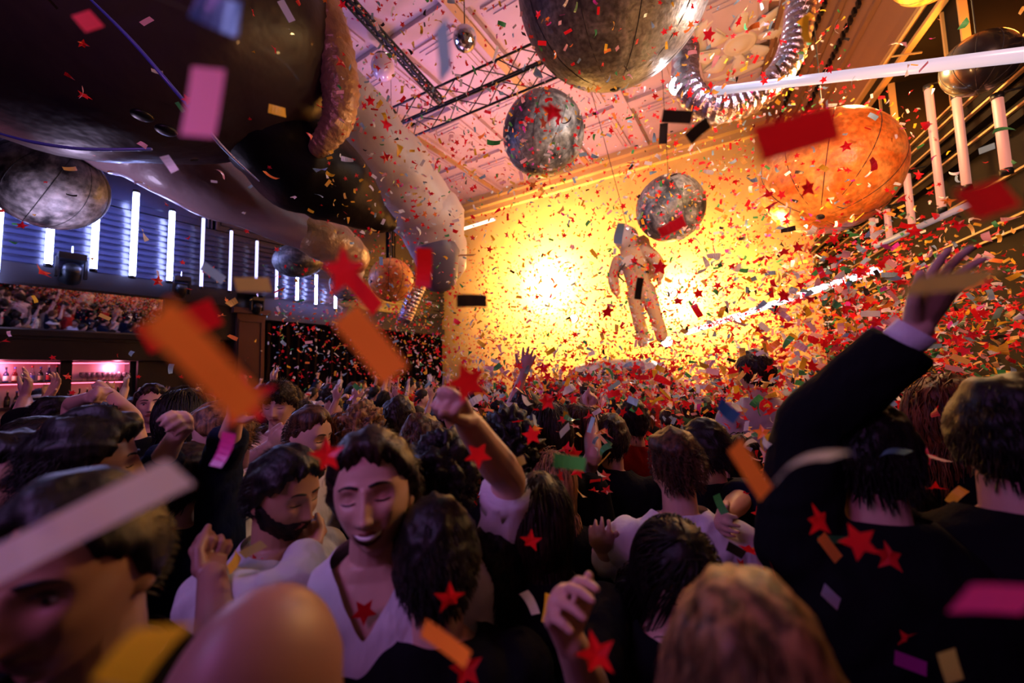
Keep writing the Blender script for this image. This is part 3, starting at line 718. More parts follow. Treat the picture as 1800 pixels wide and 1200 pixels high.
lt = [(2,330,505,TUBE_ON,'blue-white light tube cut by the picture edge over the bar mirror'), (93,340,470,TUBE_ON,'blue-white light tube hanging just below the big moon, left of the lamp heads'), (172,335,478,TUBE_ON,'blue-white light tube right of the first lamp head under the moon'),
      (240,335,490,TUBE_ON,'brightest blue-white light tube just right of the hanging moon balloon'), (303,368,498,TUBE_ON,'bright blue-white light tube above the lamp head at the mirror end'), (358,380,508,TUBE_DIM,'slim pale tube on the wall first after the bright tubes'),
      (407,402,515,TUBE_DIM,'slim pale tube directly above the wooden pilaster'), (452,420,505,TUBE_DIM,'short slim pale tube just past the pilaster'), (487,455,526,TUBE_DIM,'slim pale tube under the small moon balloon'),
      (523,470,531,TUBE_ON,'bright short blue tube between the small moon and the orange balloon'), (556,480,538,TUBE_ON,'small bright tube second from the orange balloon'), (590,500,545,TUBE_ON,'farthest small tube beside the orange balloon')]
for px, y0, y1, m, lab in lt: batten(LWL, px, y0, y1, .35, m, lab, 'blue light tubes along the left wall', .05 if m is TUBE_ON and px < 320 else .032)
# moving heads
def moving_head(px, py, s, label):
    u, z = LWL.uz(px, py, .22); e = empty('stage_lamp', LWL.P(u,.22,z), math.atan2(dL.y,dL.x)-PI, label, 'stage lamp', 'moving stage lamps on the ledge above the bar'); e.scale = (s,s,s)
    MB().box((0,0,.23),(.3,.24,.1)).build('base', BLACK, e, False)
    for q in (-1,1): MB().box((q*.155,0,.06),(.035,.12,.3)).build('yoke_arm', BLACK, e, False)
    M_ = Matrix.Rotation(2.2,3,'X'); lh = MB().lathe([(.07,-.15),(.1,-.13),(.115,.05),(.12,.13),(.11,.14)], 20, (0,0,-.03), M_).build('lamp_head', BLACK, e)
    MB().ell(M_ @ Vector((0,0,.13))+Vector((0,0,-.03)), (.095,.095,.03), M_.to_4x4(), 3).build('lens', mat('lens',(.1,.1,.2),.05,spec=1), lh)
    MB().tube([(0,0,.28),(0,0,.4)], .012, 6).build('clamp', CHROME, e)
moving_head(125,478,1.25,'black moving stage lamp on the ledge left, with a shiny yoke under the big moon')
moving_head(318,508,1.0,'black moving stage lamp at the right end of the bar mirror')
moving_head(452,540,.9,'small black moving stage lamp on top of the wooden pilaster')

# ---- RIGHT WALL: galleries, gilt rails, tubes
mb = MB(); gi = MB(); 
DKR = mat('dark gallery front', (.006,.004,.003), .7, spec=.08)
RWL.box(mb, 0, 12, -.8, 0, 0, 4.35)
for k, (z, v) in enumerate(((4.35,.12),(4.5,.02),(4.62,.1),(4.78,.16),(5.0,.05))): RWL.box(mb, 0, 12, -.8, v, z, z+.1)
for z, v in ((3.3,.06),(3.42,.1),(4.44,.15),(4.72,.19),(4.88,.20),(3.9,.04),(5.12,.08)): RWL.box(gi, 0, 12, v-.04, v, z, z+.022)
struct('trim_12', mb, DKR); struct('trim_13', gi, GILT)
mb = MB(); gi = MB()
for k in range(7):       # piers between lit recesses
    u = .2+k*1.75; RWL.box(mb, u, u+.3, -.8, -.05, 5.1, 6.5); RWL.box(gi, u-.03, u+.0, -.1, -.02, 5.1, 6.5); RWL.box(gi, u+.3, u+.33, -.1, -.02, 5.1, 6.5)
RWL.box(mb, 0, 12, -.8, .05, 6.5, 6.75)
struct('trim_14', mb, DKR)
RWL.box(gi, 0, 12, .0, .09, 6.48, 6.53); RWL.box(gi, 0, 12, .0, .13, 6.72, 6.77)
struct('trim_15', gi, GILT)
# coved frieze between gallery and ceiling with slotted bands
mb = MB(); K = 10; Vf = []; Ff = []
for i in range(K+1):
    a = (PI/2)*i/K; v = .05+1.6*(1-math.cos(a)); z = 6.75+(HC-6.75)*math.sin(a)
    for u in (-.3, 12): Vf.append(RWL.P(u, v, z)[:])
for i in range(K): Ff.append((2*i,2*i+1,2*i+3,2*i+2))
COVE = mat('cove plaster', (.2,.09,.05), .7)
mb.add(Vf, Ff); struct('trim_16', mb, COVE)
mb = MB(); sl = MB()
for a0 in (.45,.75,1.05,1.3):
    v = .05+1.6*(1-math.cos(a0)); z = 6.75+(HC-6.75)*math.sin(a0); RWL.box(mb, -.3, 12, v-.02, v+.06, z-.1, z-.03)
for a0 in (.6,.9):
    v = .05+1.6*(1-math.cos(a0)); z = 6.75+(HC-6.75)*math.sin(a0)
    for k in range(70): RWL.box(sl, k*.17, k*.17+.08, v, v+.05, z-.14, z-.02)
struct('trim_17', mb, COVE); struct('trim_18', sl, DARKW)
rt = [(1631,150,388,'pink lit tube on the right gallery just past the orange balloon'), (1680,165,347,'pink lit tube second along the gallery from the orange balloon'), (1752,165,317,'pink lit tube closest to the top right corner of the gallery'),
      (1593,300,408,'pink tube low on the gallery touching the orange balloon'), (1558,362,430,'thin pink tube low behind the orange balloon'), (1532,378,441,'thinnest pink tube at the lower rim of the orange balloon')]
for px, y0, y1, lab in rt: batten(RWL, px, y0, y1, .3, TUBE_R, lab, 'pink light tubes along the right gallery', .04)
# slanting gilded handrail
rl = empty('hand_rail', (0,0,0), 0, 'thin gilded handrail above the pink tubes on the right wall', 'handrail')
u0_, z0_ = RWL.uz(1560,203,.35); u1_, z1_ = RWL.uz(1679,60,.35)
mb = MB(); mb.tube([RWL.P(u0_,.35,6.35), RWL.P(11,.35,6.35)], .022, 8); mb.build('rail', GILT, rl)
for k in range(6):
    u = u0_+.2+k*1.5; MB().tube([RWL.P(u,.35,6.35), RWL.P(u,.0,6.3)], .014, 6).build('rail_bracket', GILT, rl)

# ---- trusses
def truss(p0, p1, w, name, label, n=None):
    p0, p1 = Vector(p0), Vector(p1); d = (p1-p0); L = d.length; d.normalize(); up = Vector((0,0,1)); s = d.cross(up).normalized(); up = s.cross(d)
    e = empty(name, p0, 0, label, 'truss'); n = n or int(L/(w*1.0))
    ch = [(a, b) for a in (-.5,.5) for b in (-.5,.5)]
    for a, b in ch:
        q = (s*a+up*b)*w; MB().tube([q, q+d*L], .022, 8).build('chord', BLACK, e)
    for (a, b), (c, f) in (((-.5,-.5),(.5,-.5)), ((.5,-.5),(.5,.5)), ((.5,.5),(-.5,.5)), ((-.5,.5),(-.5,-.5))):
        mb = MB()
        for i in range(n):
            t0 = d*L*i/n; t1 = d*L*(i+1)/n; q0 = (s*a+up*b)*w; q1 = (s*c+up*f)*w
            if i % 2: q0, q1 = q1, q0
            mb.tube([t0+q0, t1+q1], .011, 6)
        mb.build('lacing', BLACK, e)
    return e
truss(W(600,262,8.6), W(1010,84,6.6), .42, 'lighting_truss', 'black lattice lighting truss crossing the ceiling behind the big moon balloon')
truss(W(585,-30,5.6), W(775,178,7.7), .10, 'lighting_truss', 'slim black truss bar running up to the top edge left of the lattice truss', 24)
# hanging glass globe, mirror ball
g = empty('globe_lamp', W(673,110,8), 0, 'pale glass globe lamp hanging by the slim truss bar', 'lamp')
MB().ell((0,0,-.1),(.23,.23,.27),None,4).build('shade', mat('globe glass',(.75,.55,.62),.1,coat=1), g)
MB().lathe([(.1,.15),(.16,.13),(.17,.1)],20).build('collar', CHROME, g); MB().tube([(0,0,.1),(0,0,1.2)], .01, 6).build('cord', BLACK, g)
g = empty('mirror_ball', W(817,68,6.6), 0, 'small mirror ball hanging behind the lattice truss', 'mirror ball')
n_, f_ = ICO[3]; me = mesh('ball', n_*.2, f_.tolist(), False); obj('ball', me, CHROME, g)
MB().tube([(0,0,.2),(0,0,1.2)], .01, 6).build('cord', BLACK, g)

# ---- balloons
def moon_mat(name, c1, c2, scale, seam, rough=.4, lo=.45):
    m = bpy.data.materials.new(name); m.use_nodes = True; nt = m.node_tree; b = nt.nodes['Principled BSDF']; N = nt.nodes.new; Lk = nt.links.new
    tc = N('ShaderNodeTexCoord'); a = N('ShaderNodeTexNoise'); a.inputs['Scale'].default_value = scale; a.inputs['Detail'].default_value = 9; a.inputs['Roughness'].default_value = .65; a.inputs['Distortion'].default_value = .6
    v = N('ShaderNodeTexVoronoi'); v.feature = 'DISTANCE_TO_EDGE' ; v.inputs['Scale'].default_value = scale*4; v2 = N('ShaderNodeTexNoise'); v2.inputs['Scale'].default_value = scale*9; v2.inputs['Detail'].default_value = 8
    for q in (a, v, v2): Lk(tc.outputs['Object'], q.inputs['Vector'])
    cr = N('ShaderNodeValToRGB'); cr.color_ramp.elements[0].position = .42; cr.color_ramp.elements[1].position = .58
    cr.color_ramp.elements[0].color = (*c1,1); cr.color_ramp.elements[1].color = (*c2,1); Lk(a.outputs['Fac'], cr.inputs[0])
    cr2 = N('ShaderNodeValToRGB'); cr2.color_ramp.elements[0].position = .35; cr2.color_ramp.elements[1].position = .68; cr2.color_ramp.elements[0].color = (lo,lo,lo,1); cr2.color_ramp.elements[1].color = (1.35,1.35,1.35,1)
    Lk(v2.outputs['Fac'], cr2.inputs[0]); mx = N('ShaderNodeMix'); mx.data_type = 'RGBA'; mx.blend_type = 'MULTIPLY'; mx.inputs[0].default_value = 1
    Lk(cr.outputs[0], mx.inputs[6]); Lk(cr2.outputs[0], mx.inputs[7])
    Lk(mx.outputs[2], b.inputs['Base Color']); b.inputs['Roughness'].default_value = rough
    bp = N('ShaderNodeBump'); bp.inputs['Strength'].default_value = .35; bp.inputs['Distance'].default_value = .02; Lk(v2.outputs['Fac'], bp.inputs['Height']); Lk(bp.outputs[0], b.inputs['Normal'])
    return m
MOON = moon_mat('moon print', (.03,.03,.035), (.36,.34,.33), 1.6, 0); MOOND = moon_mat('dark moon print', (.12,.115,.10), (.26,.25,.22), 2.2, 0)
MARS = moon_mat('orange planet print', (.85,.20,.02), (1.0,.42,.08), 2.2, 0, .35, .72); BLKB = mat('black balloon', (.012,.010,.012), .3, coat=.5); STRP = moon_mat('striped planet print', (.10,.07,.09), (.3,.2,.19), 1.2, 0, .4)
SEAM = mat('seam', (.02,.02,.02), .6); CORD = mat('cord', (.02,.02,.02), .7)
def balloon(c, r, m, label, tiltx=0, tilty=0, rz=0, seams=10, sub=6, sq=1.0):
    e = empty('planet_balloon', c, 0, label, 'balloon'); e.rotation_euler = (tiltx, tilty, rz)
    n, f = ICO[5]; V = n.copy(); az = np.arctan2(V[:,1], V[:,0]); h = np.sqrt(V[:,0]**2+V[:,1]**2)
    puck = 1-.012*np.exp(-((np.mod(az*seams/(2*PI)+.5, 1)-.5)/.08)**2)*np.clip(h*2,0,1); V = V*puck[:,None]*r; V[:,2] *= sq
    en = obj('envelope', mesh('envelope', V, f.tolist()), m, e)
    for k in range(seams):
        a = 2*PI*k/seams; pts = [(math.cos(a)*math.sin(t)*r*.992, math.sin(a)*math.sin(t)*r*.992, math.cos(t)*r*.992*sq) for t in np.linspace(.03,PI-.03,26)]
        MB().tube(pts, .0035+.001*r, 5).build('seam', SEAM, en)
    MB().lathe([(.05*r,-r*sq*.985),(.06*r,-r*sq*1.0),(.03*r,-r*sq*1.02)],14).build('valve', SEAM, en)
    z = HC-c.z
    Mi = Euler((tiltx,tilty,rz)).to_matrix().inverted()
    MB().tube([Mi @ Vector((0,0,r*.97)), Mi @ Vector((0,0,z))], .006, 5).build('cord', CORD, e)
    return e
balloon(W(1078,-35,4.24), 1.02, MOOND, 'huge dark moon balloon cut by the top edge of the picture', .35, -.2, .3)
balloon(W(955,237,6.9), .70, MOON, 'grey moon balloon hanging below and left of the huge dark moon', .3, 0, 2.0)
balloon(W(1178,366,8.0), .66, MOON, 'small dim moon balloon beside the hanging astronaut', .2, .2, 4.0)
balloon(W(1455,305,4.46), .66, MARS, 'glowing orange planet balloon by the right gallery', .2, .5, 1.0)
balloon(W(88,325,4.5), .49, MOON, 'grey moon balloon above the bar, stretched near the left edge', .4, .5, .7)
balloon(W(1722,112,3.9), .28, BLKB, 'small black balloon in front of the right gallery', 0, .2, 0)
balloon(W(688,492,8.4), .46, MARS, 'pinkish orange planet balloon left of the yellow wall', .1, 0, 3)
balloon(W(525,458,9.4), .55, MOON, 'small moon balloon under the inflatable leg, near the short tubes', .1, .3, 5, sq=.72)
balloon(W(610,500,10.2), .42, MOON, 'faint moon balloon half hidden behind the inflatable boot', .1, .3, 2)
balloon(W(1640,-62,4.4), .36, MARS, 'orange balloon just peeking in at the top right edge', .1, .3, 2)

# ---- giant inflatable astronaut overhead, made of lobes
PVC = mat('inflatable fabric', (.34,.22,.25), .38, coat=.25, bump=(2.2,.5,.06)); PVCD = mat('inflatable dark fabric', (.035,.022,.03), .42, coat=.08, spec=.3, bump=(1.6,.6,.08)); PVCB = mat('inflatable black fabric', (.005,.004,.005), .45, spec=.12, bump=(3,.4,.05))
PVCL = mat('inflatable pale fabric', (.62,.48,.46), .45, bump=(2.5,.5,.06)); GOLDF = mat('ruched gold trim', (.5,.3,.16), .35, .3, bump=(7,.8,.06))
def lobe(mb, pts, radii, sn=8, n=40, ruche=0, rn=0, seed=0, flat=None):
    V, Fs = tube_geo(pts, radii, n, flat, True, sn); V = np.array(V); c = V.reshape(-1, n, 3).mean(1)
    for i in range(len(c)):
        for k in range(n):
            j = i*n+k; dv = V[j]-c[i]; a = 2*PI*k/n
            w = 1+.018*math.sin(a*5+i*.6+seed)+.015*noise.noise(Vector((a*2.5+seed,i*.35,seed)))*2+ruche*math.sin(i*rn+.8*math.sin(a*3+seed))
            V[j] = c[i]+dv*w
    mb.add(V, Fs)
inf = empty('inflatable_astronaut', W(250,60,3.6), 0, 'giant inflatable astronaut hanging overhead, dark body and pale boots toward the stage', 'inflatable')
io = inf.location
def pt(a): return W(*a)-io
def part(name, pts, radii, m, **k):
    mb = MB(); lobe(mb, [pt(p) for p in pts], radii, **k); return mb.build(name, m, inf)
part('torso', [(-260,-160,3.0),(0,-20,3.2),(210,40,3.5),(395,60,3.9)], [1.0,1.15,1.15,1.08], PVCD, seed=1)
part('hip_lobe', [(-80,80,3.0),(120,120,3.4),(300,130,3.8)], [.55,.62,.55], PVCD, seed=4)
part('ruched_edge', [(548,-40,3.9),(580,60,3.95),(598,150,4.0),(592,215,4.05),(560,260,4.1)], [.17,.19,.18,.15,.10], GOLDF, sn=14, ruche=.045, rn=2.3, seed=2)
part('leg', [(150,180,4.4),(260,240,4.7),(350,312,5.0),(450,366,5.4),(545,412,5.9)], [.62,.58,.44,.32,.26], PVC, seed=3, ruche=.02, rn=.9)
part('boot', [(548,412,5.9),(590,432,6.1),(615,450,6.3)], [.30,.33,.30], GOLDF, sn=6, ruche=.03, rn=1.5)
part('boot_sole', [(612,462,6.35),(618,476,6.45)], [.26,.2], PVCL)
part('leg', [(600,170,5.3),(650,240,5.7),(700,305,6.2),(742,372,6.6)], [.42,.50,.56,.56], PVCL, seed=5, ruche=.02, rn=.8)
part('boot', [(755,385,6.7),(768,425,6.9),(776,455,7.1)], [.60,.50,.46], PVCL, seed=6)
part('boot_sole', [(768,440,6.75),(772,480,6.95)], [.40,.34], mat('boot sole', (.13,.11,.17), .5), seed=7)
part('life_support_pack', [(470,230,4.2),(530,285,4.5),(590,325,4.8),(655,378,5.3),(682,392,5.5)], [.5,.56,.48,.22,.12], PVCB, seed=8, ruche=.01, rn=.7)
EDGE_REFL = mat('blue piping', (.12,.16,.7), .25, spec=.8)  # added tubes that draw the blue light reflected along the lobe edges
for nm_, pp in (('edge_reflection', [(150,-10,2.35),(235,75,2.45),(330,185,2.6),(395,262,2.95),(455,318,3.5)]), ('edge_reflection', [(-10,232,2.7),(60,250,2.75),(150,262,2.85),(265,262,3.0)])):
    MB().tube([pt(q_) for q_ in pp], [.006,.012,.012,.012,.006][:len(pp)], 8, smoothn=8).build(nm_, EDGE_REFL, inf)
for q in ((250,203,3.0),(292,229,3.05)): MB().ell(pt(q), (.07,.07,.03), None, 3).build('air_valve', BLACK, inf)

# ---- hanging astronaut figure before the wall
SUIT = mat('space suit', (.55,.36,.2), .7, bump=(6,.5,.03)); SUITW = mat('suit panels', (.6,.5,.42), .6)
ah = empty('hanging_astronaut', W(1118,480,8.6), math.radians(-38), 'hanging astronaut figure with backpack, backlit before the yellow wall', 'astronaut figure')
ah.rotation_euler = (0, math.radians(-11), math.radians(-38)); S = 1.25
mb = MB(); k = S
mb.tube([(0,0,-.35*k),(0,0,.0),(-.0,0,.3*k),(0,0,.42*k)], [.2*k,.21*k,.25*k,.18*k], 20, flat=((0,1,0),.75), smoothn=4)
for s in (-1,1):
    mb.tube([(s*.11*k,0,-.35*k),(s*.14*k,-.02,-.75*k),(s*.15*k,.03,-1.15*k)], [.14*k,.11*k,.1*k], 16, smoothn=4)
    mb.tube([(s*.15*k,.03,-1.15*k),(s*.16*k,-.1,-1.2*k)], [.1*k,.085*k], 14)
    mb.tube([(s*.25*k,0,.32*k),(s*.40*k,-.05,.05*k),(s*.38*k,-.12,-.22*k)], [.12*k,.1*k,.075*k], 14, smoothn=4)
    hand(mb, (s*.38*k,-.12,-.22*k), (0,-.2,-1), (-s,0,0), 1 if s<0 else -1, 'relaxed', 1.6)
me = remesh(mb.me('suit'), .02, 1); obj('suit', me, SUIT, ah)
MB().ell((-.02,-.02,.66*k),(.21*k,.22*k,.22*k),None,4).build('helmet', SUITW, ah)
MB().ell((-.02,-.12,.66*k),(.165*k,.13*k,.14*k),None,4).build('visor', mat('gold visor',(.5,.25,.05),.1,.9), ah)
mb = MB(); mb.box((0,.3*k,.3*k),(.5*k,.28*k,.75*k)); o = mb.build('backpack', SUIT, ah, False); bv = o.modifiers.new('b','BEVEL'); bv.width = .04; bv.segments = 3
MB().box((0,-.2*k,.18*k),(.22*k,.1*k,.16*k)).build('chest_pack', SUITW, ah, False)
for s in (-1,1): MB().tube([(s*.06*k,-.24*k,.15*k),(s*.2*k,-.3*k,.0),(s*.22*k,-.05,-.1)], .02, 8, smoothn=4).build('hose', BLACK, ah)
MB().tube([(0,.2,.7*k),(0,.1,HC-ah.location.z)], .008, 5).build('cord', CORD, ah)

# ---- foil ducts
FOIL = mat('foil', (.55,.5,.6), .22, 1.0, bump=(30,.7,.02))
def duct(pts, r, name, label):
    P, R = catmull([W(*p) for p in pts], [r]*len(pts), 26); R = R*(1+.055*np.sin(np.arange(len(P))*1.25))
    mb = MB(); mb.tube(P, R, 28); o = mb.build(name, FOIL); return tag(o, label, 'air duct')
duct([(1412,-60,4.6),(1408,0,4.6),(1398,70,4.6),(1372,128,4.6),(1315,178,4.6),(1250,190,4.6),(1208,150,4.7),(1205,90,4.9)], .15, 'foil_duct', 'crinkled silver foil duct looping down between the huge moon and the orange planet')
duct([(712,560,9.0),(722,535,9.0),(735,505,9.0)], .16, 'foil_duct', 'short silver foil duct beneath the pinkish orange balloon')
duct([(-40,215,4.2),(-4,240,4.2),(4,268,4.2)], .07, 'foil_duct', 'golden foil duct end at the left edge above the moon')
# ---- long glowing tubes
def glow_tube(a, b, r, es, label, col=(.8,.78,1)):
    p0, p1 = W(*a), W(*b); e = empty('glow_tube', p0, 0, label, 'light tube'); d = p1-p0
    MB().tube([d*.01, d*.99], r, 16, caps=False).build('tube', mat('glow tube %g' % es, (.35,.35,.4), .3, emit=col, es=es), e)
    for q in (0,.985): MB().tube([d*q, d*(q+.015)], r*1.1, 16, caps=False).build('end_cap', mat('clear cap',(.7,.7,.8),.15), e)
glow_tube((1255,160,4.4),(1900,84,2.2), .042, .55, 'pale lavender tube running from the foil duct to the right edge')
glow_tube((1206,585,8.0),(1562,467,4.6), .046, 3.2, 'bright white tube slanting up from the stage to the right')
glow_tube((1540,432,4.6),(1720,352,3.6), .03, .12, 'dim grey tube under the pink gallery tubes')
glow_tube((815,402,11.5),(870,385,11.0), .04, 2.5, 'short white tube on the yellow wall beside the striped boot', (1,.9,.6))

# ---- stage, dj booth, lamps
STG = mat('stage riser', (.02,.02,.022), .5)
mb = MB(); BWL.box(mb, 1.5, LB-1, .4, 2.8, 0, 1.0); o = mb.build('stage', STG, None, False); tag(o, 'low black stage along the yellow back wall', 'stage')
dj = empty('dj_booth', W(1085,640,8.8), math.radians(-30), 'grey rounded booth on the stage under the hanging astronaut', 'booth')
dz = 1.0-dj.location.z
mb = MB(); mb.tube([(-1.1,0,dz+.0),(-1.0,0,dz+.75),(-.6,0,dz+1.0),(.6,0,dz+1.0),(1.0,0,dz+.75),(1.1,0,dz)], .16, 16, smoothn=5, flat=((0,1,0),2.2)); mb.build('arch', mat('booth shell',(.3,.3,.36),.4), dj)
mb = MB(); mb.box((0,-.1,dz+.5),(1.8,.5,.9)); mb.build('table', STG, dj, False)
for x in (-.45,.1): MB().lathe([(.17,0),(.17,.04),(.15,.05)],24,(x,-.1,dz+.95)).build('turntable', CHROME, dj)
def stage_light(p, power, colr, size, label, aim, sr=.09, blend=1.0, spot=None):
    e = empty('stage_lamp', p, 0, label, 'stage lamp'); d = (Vector(aim)-Vector(p)).normalized(); q = d.to_track_quat('-Z','Y').to_matrix().to_4x4()
    MB().lathe([(size*.6,.28),(size*.9,.2),(size,.0),(size*.95,-.01)], 20, (0,0,0), q.to_3x3()).build('housing', BLACK, e)
    MB().ell(d*.02, (size*.9,size*.9,.02), q, 3).build('lens', mat('lamp %s' % label[:12], (1,1,1), .3, emit=colr, es=60), e)
    ld = bpy.data.lights.new('lamp_beam', 'SPOT'); lo = bpy.data.objects.new('lamp_beam', ld); COL.objects.link(lo); lo.parent = e
    lo.matrix_local = Matrix.Translation(d*.08) @ q; ld.energy = power; ld.color = colr; ld.shadow_soft_size = sr; ld.spot_size = spot or math.radians(150); ld.spot_blend = blend
    return e
def light(kind, p, power, colr, aim=None, size=1.0, spot=None, blend=.6, name='light'):
    ld = bpy.data.lights.new(name, kind); lo = bpy.data.objects.new(name, ld); COL.objects.link(lo); lo.location = p; ld.energy = power; ld.color = colr
    if kind == 'AREA': ld.shape = 'DISK'; ld.size = size
    else: ld.shadow_soft_size = size
    if spot: ld.spot_size = math.radians(spot); ld.spot_blend = blend
    if aim is not None: lo.rotation_euler = (Vector(aim)-Vector(p)).to_track_quat('-Z','Y').to_euler()
    return lo

# ================================================================== LIGHTS
def wallpt(wall, px, py, v): u, z = wall.uz(px, py, v); return wall.P(u, v, z)
WARM = (1, .55, .15)
for i, (px, py, pw, lab) in enumerate(((945,492,2600,'blazing yellow stage lamp in the brightest spot left of the hanging astronaut'), (1182,515,2000,'blazing yellow stage lamp right behind the hanging astronaut'),
                       (1010,560,500,'yellow stage lamp low on the wall left of the booth'), (1300,560,200,'yellow stage lamp low on the wall under the orange planet'))):
    p = wallpt(BWL, px, py, .8 if i < 2 else .6)
    light('SPOT', p, pw*(4.2 if i == 0 else 3.0 if i == 1 else 1.8), WARM, p-nB, .2, 172, .25, 'wall_wash')
    light('SPOT', p, pw*.45, WARM, (.3,1.5,1.5), .2, 84, .6, 'crowd_beam')
    e = empty('stage_lamp', p, math.atan2(dB.y,dB.x), lab, 'stage lamp')
    MB().lathe([(.10,-.1),(.15,-.02),(.15,.1),(.13,.1),(.12,.0)], 20, (0,0,0), Matrix.Rotation(PI/2,3,'X')).build('housing', BLACK, e)
    MB().ell((0,-.07,0), (.125,.03,.125), None, 3).build('lens', mat('stage lens', (1,1,1), .3, emit=(1,.75,.4), es=60), e)
    MB().tube([(0,.02,0),(0,.3,.0)], .03, 8).build('bracket', BLACK, e)
p = W(1192,150,4.75); light('POINT', W(1180,150,5.3), 110, (.9,.92,1), size=.1)
stage_light(p, 60, (.9,.93,1), .11, 'dazzling white stage lamp at the lower right rim of the huge moon', W(1100,400,1.5))
light('POINT', W(1512,160,4.5), 300, (1,.62,.22), size=.1)
light('POINT', W(1400,380,3.1), 95, (1,.45,.15), size=.2)
light('POINT', W(1330,420,4.9), 50, (1,.62,.22), size=.1)
for u in (4.4, 6.2): light('POINT', RWL.P(u,-.35,5.7), 70, (1,.30,.03), size=.15)
light('POINT', RWL.P(3.4,.9,6.0), 50, (1,.30,.04), size=.2)
light('SPOT', (-2.6,8.5,4.5), 420, (.62,.35,1), (-1.2,7.5,8.8), .3, 80, .9)
light('SPOT', (.8,10.5,3.6), 1500, (1,.45,.40), (.6,10.5,8.8), .3, 110, .9)
light('POINT', W(120,440,4.2), 34, (.75,.6,1), size=.2)
light('AREA', (-6.6,6.0,5.6), 50, (.22,.25,1), (-2,5,1.5), 1.2)
light('AREA', (-1.9,-1.2,4.0), 29, (.80,.24,.95), (-.2,2.5,1.3), 1.2)
light('POINT', (.3,-.7,2.9), 1.6, (1,.55,.5), size=.2)
light('POINT', W(1310,60,4.0), 30, (.8,.7,1), size=.1)
light('SPOT', (2.4,-2.0,4.4), 1000, (1,.45,.34), (4.4,5,3.3), .4, 66, .7)
light('SPOT', (-.6,-2.2,4.6), 420, (1,.42,.4), (1.9,5,3.3), .4, 40, .9)
light('AREA', (-1.6,.1,3.0), 7, (.4,.4,1), (-.6,.7,1.6), .5)
stage_light(W(1172,600,8.7), 30, (.9,.95,1), .12, 'white stage lamp on the booth just below the hanging astronaut', W(1100,560,2))
for u_ in (-2.2,-1.1,-.2,.5): light('POINT', LWL.P(u_,-.28,2.3), 16, (1,.25,.42), size=.05)
cy = scene.cycles; cy.max_bounces = 5; cy.diffuse_bounces = 2; cy.glossy_bounces = 3; cy.transmission_bounces = 4; cy.transparent_max_bounces = 4; cy.sample_clamp_indirect = 4; cy.caustics_reflective = False; cy.caustics_refractive = False
w = bpy.data.worlds.new('world'); scene.world = w; w.use_nodes = True; w.node_tree.nodes['Background'].inputs[0].default_value = (.004,.002,.006,1); w.node_tree.nodes['Background'].inputs[1].default_value = .3

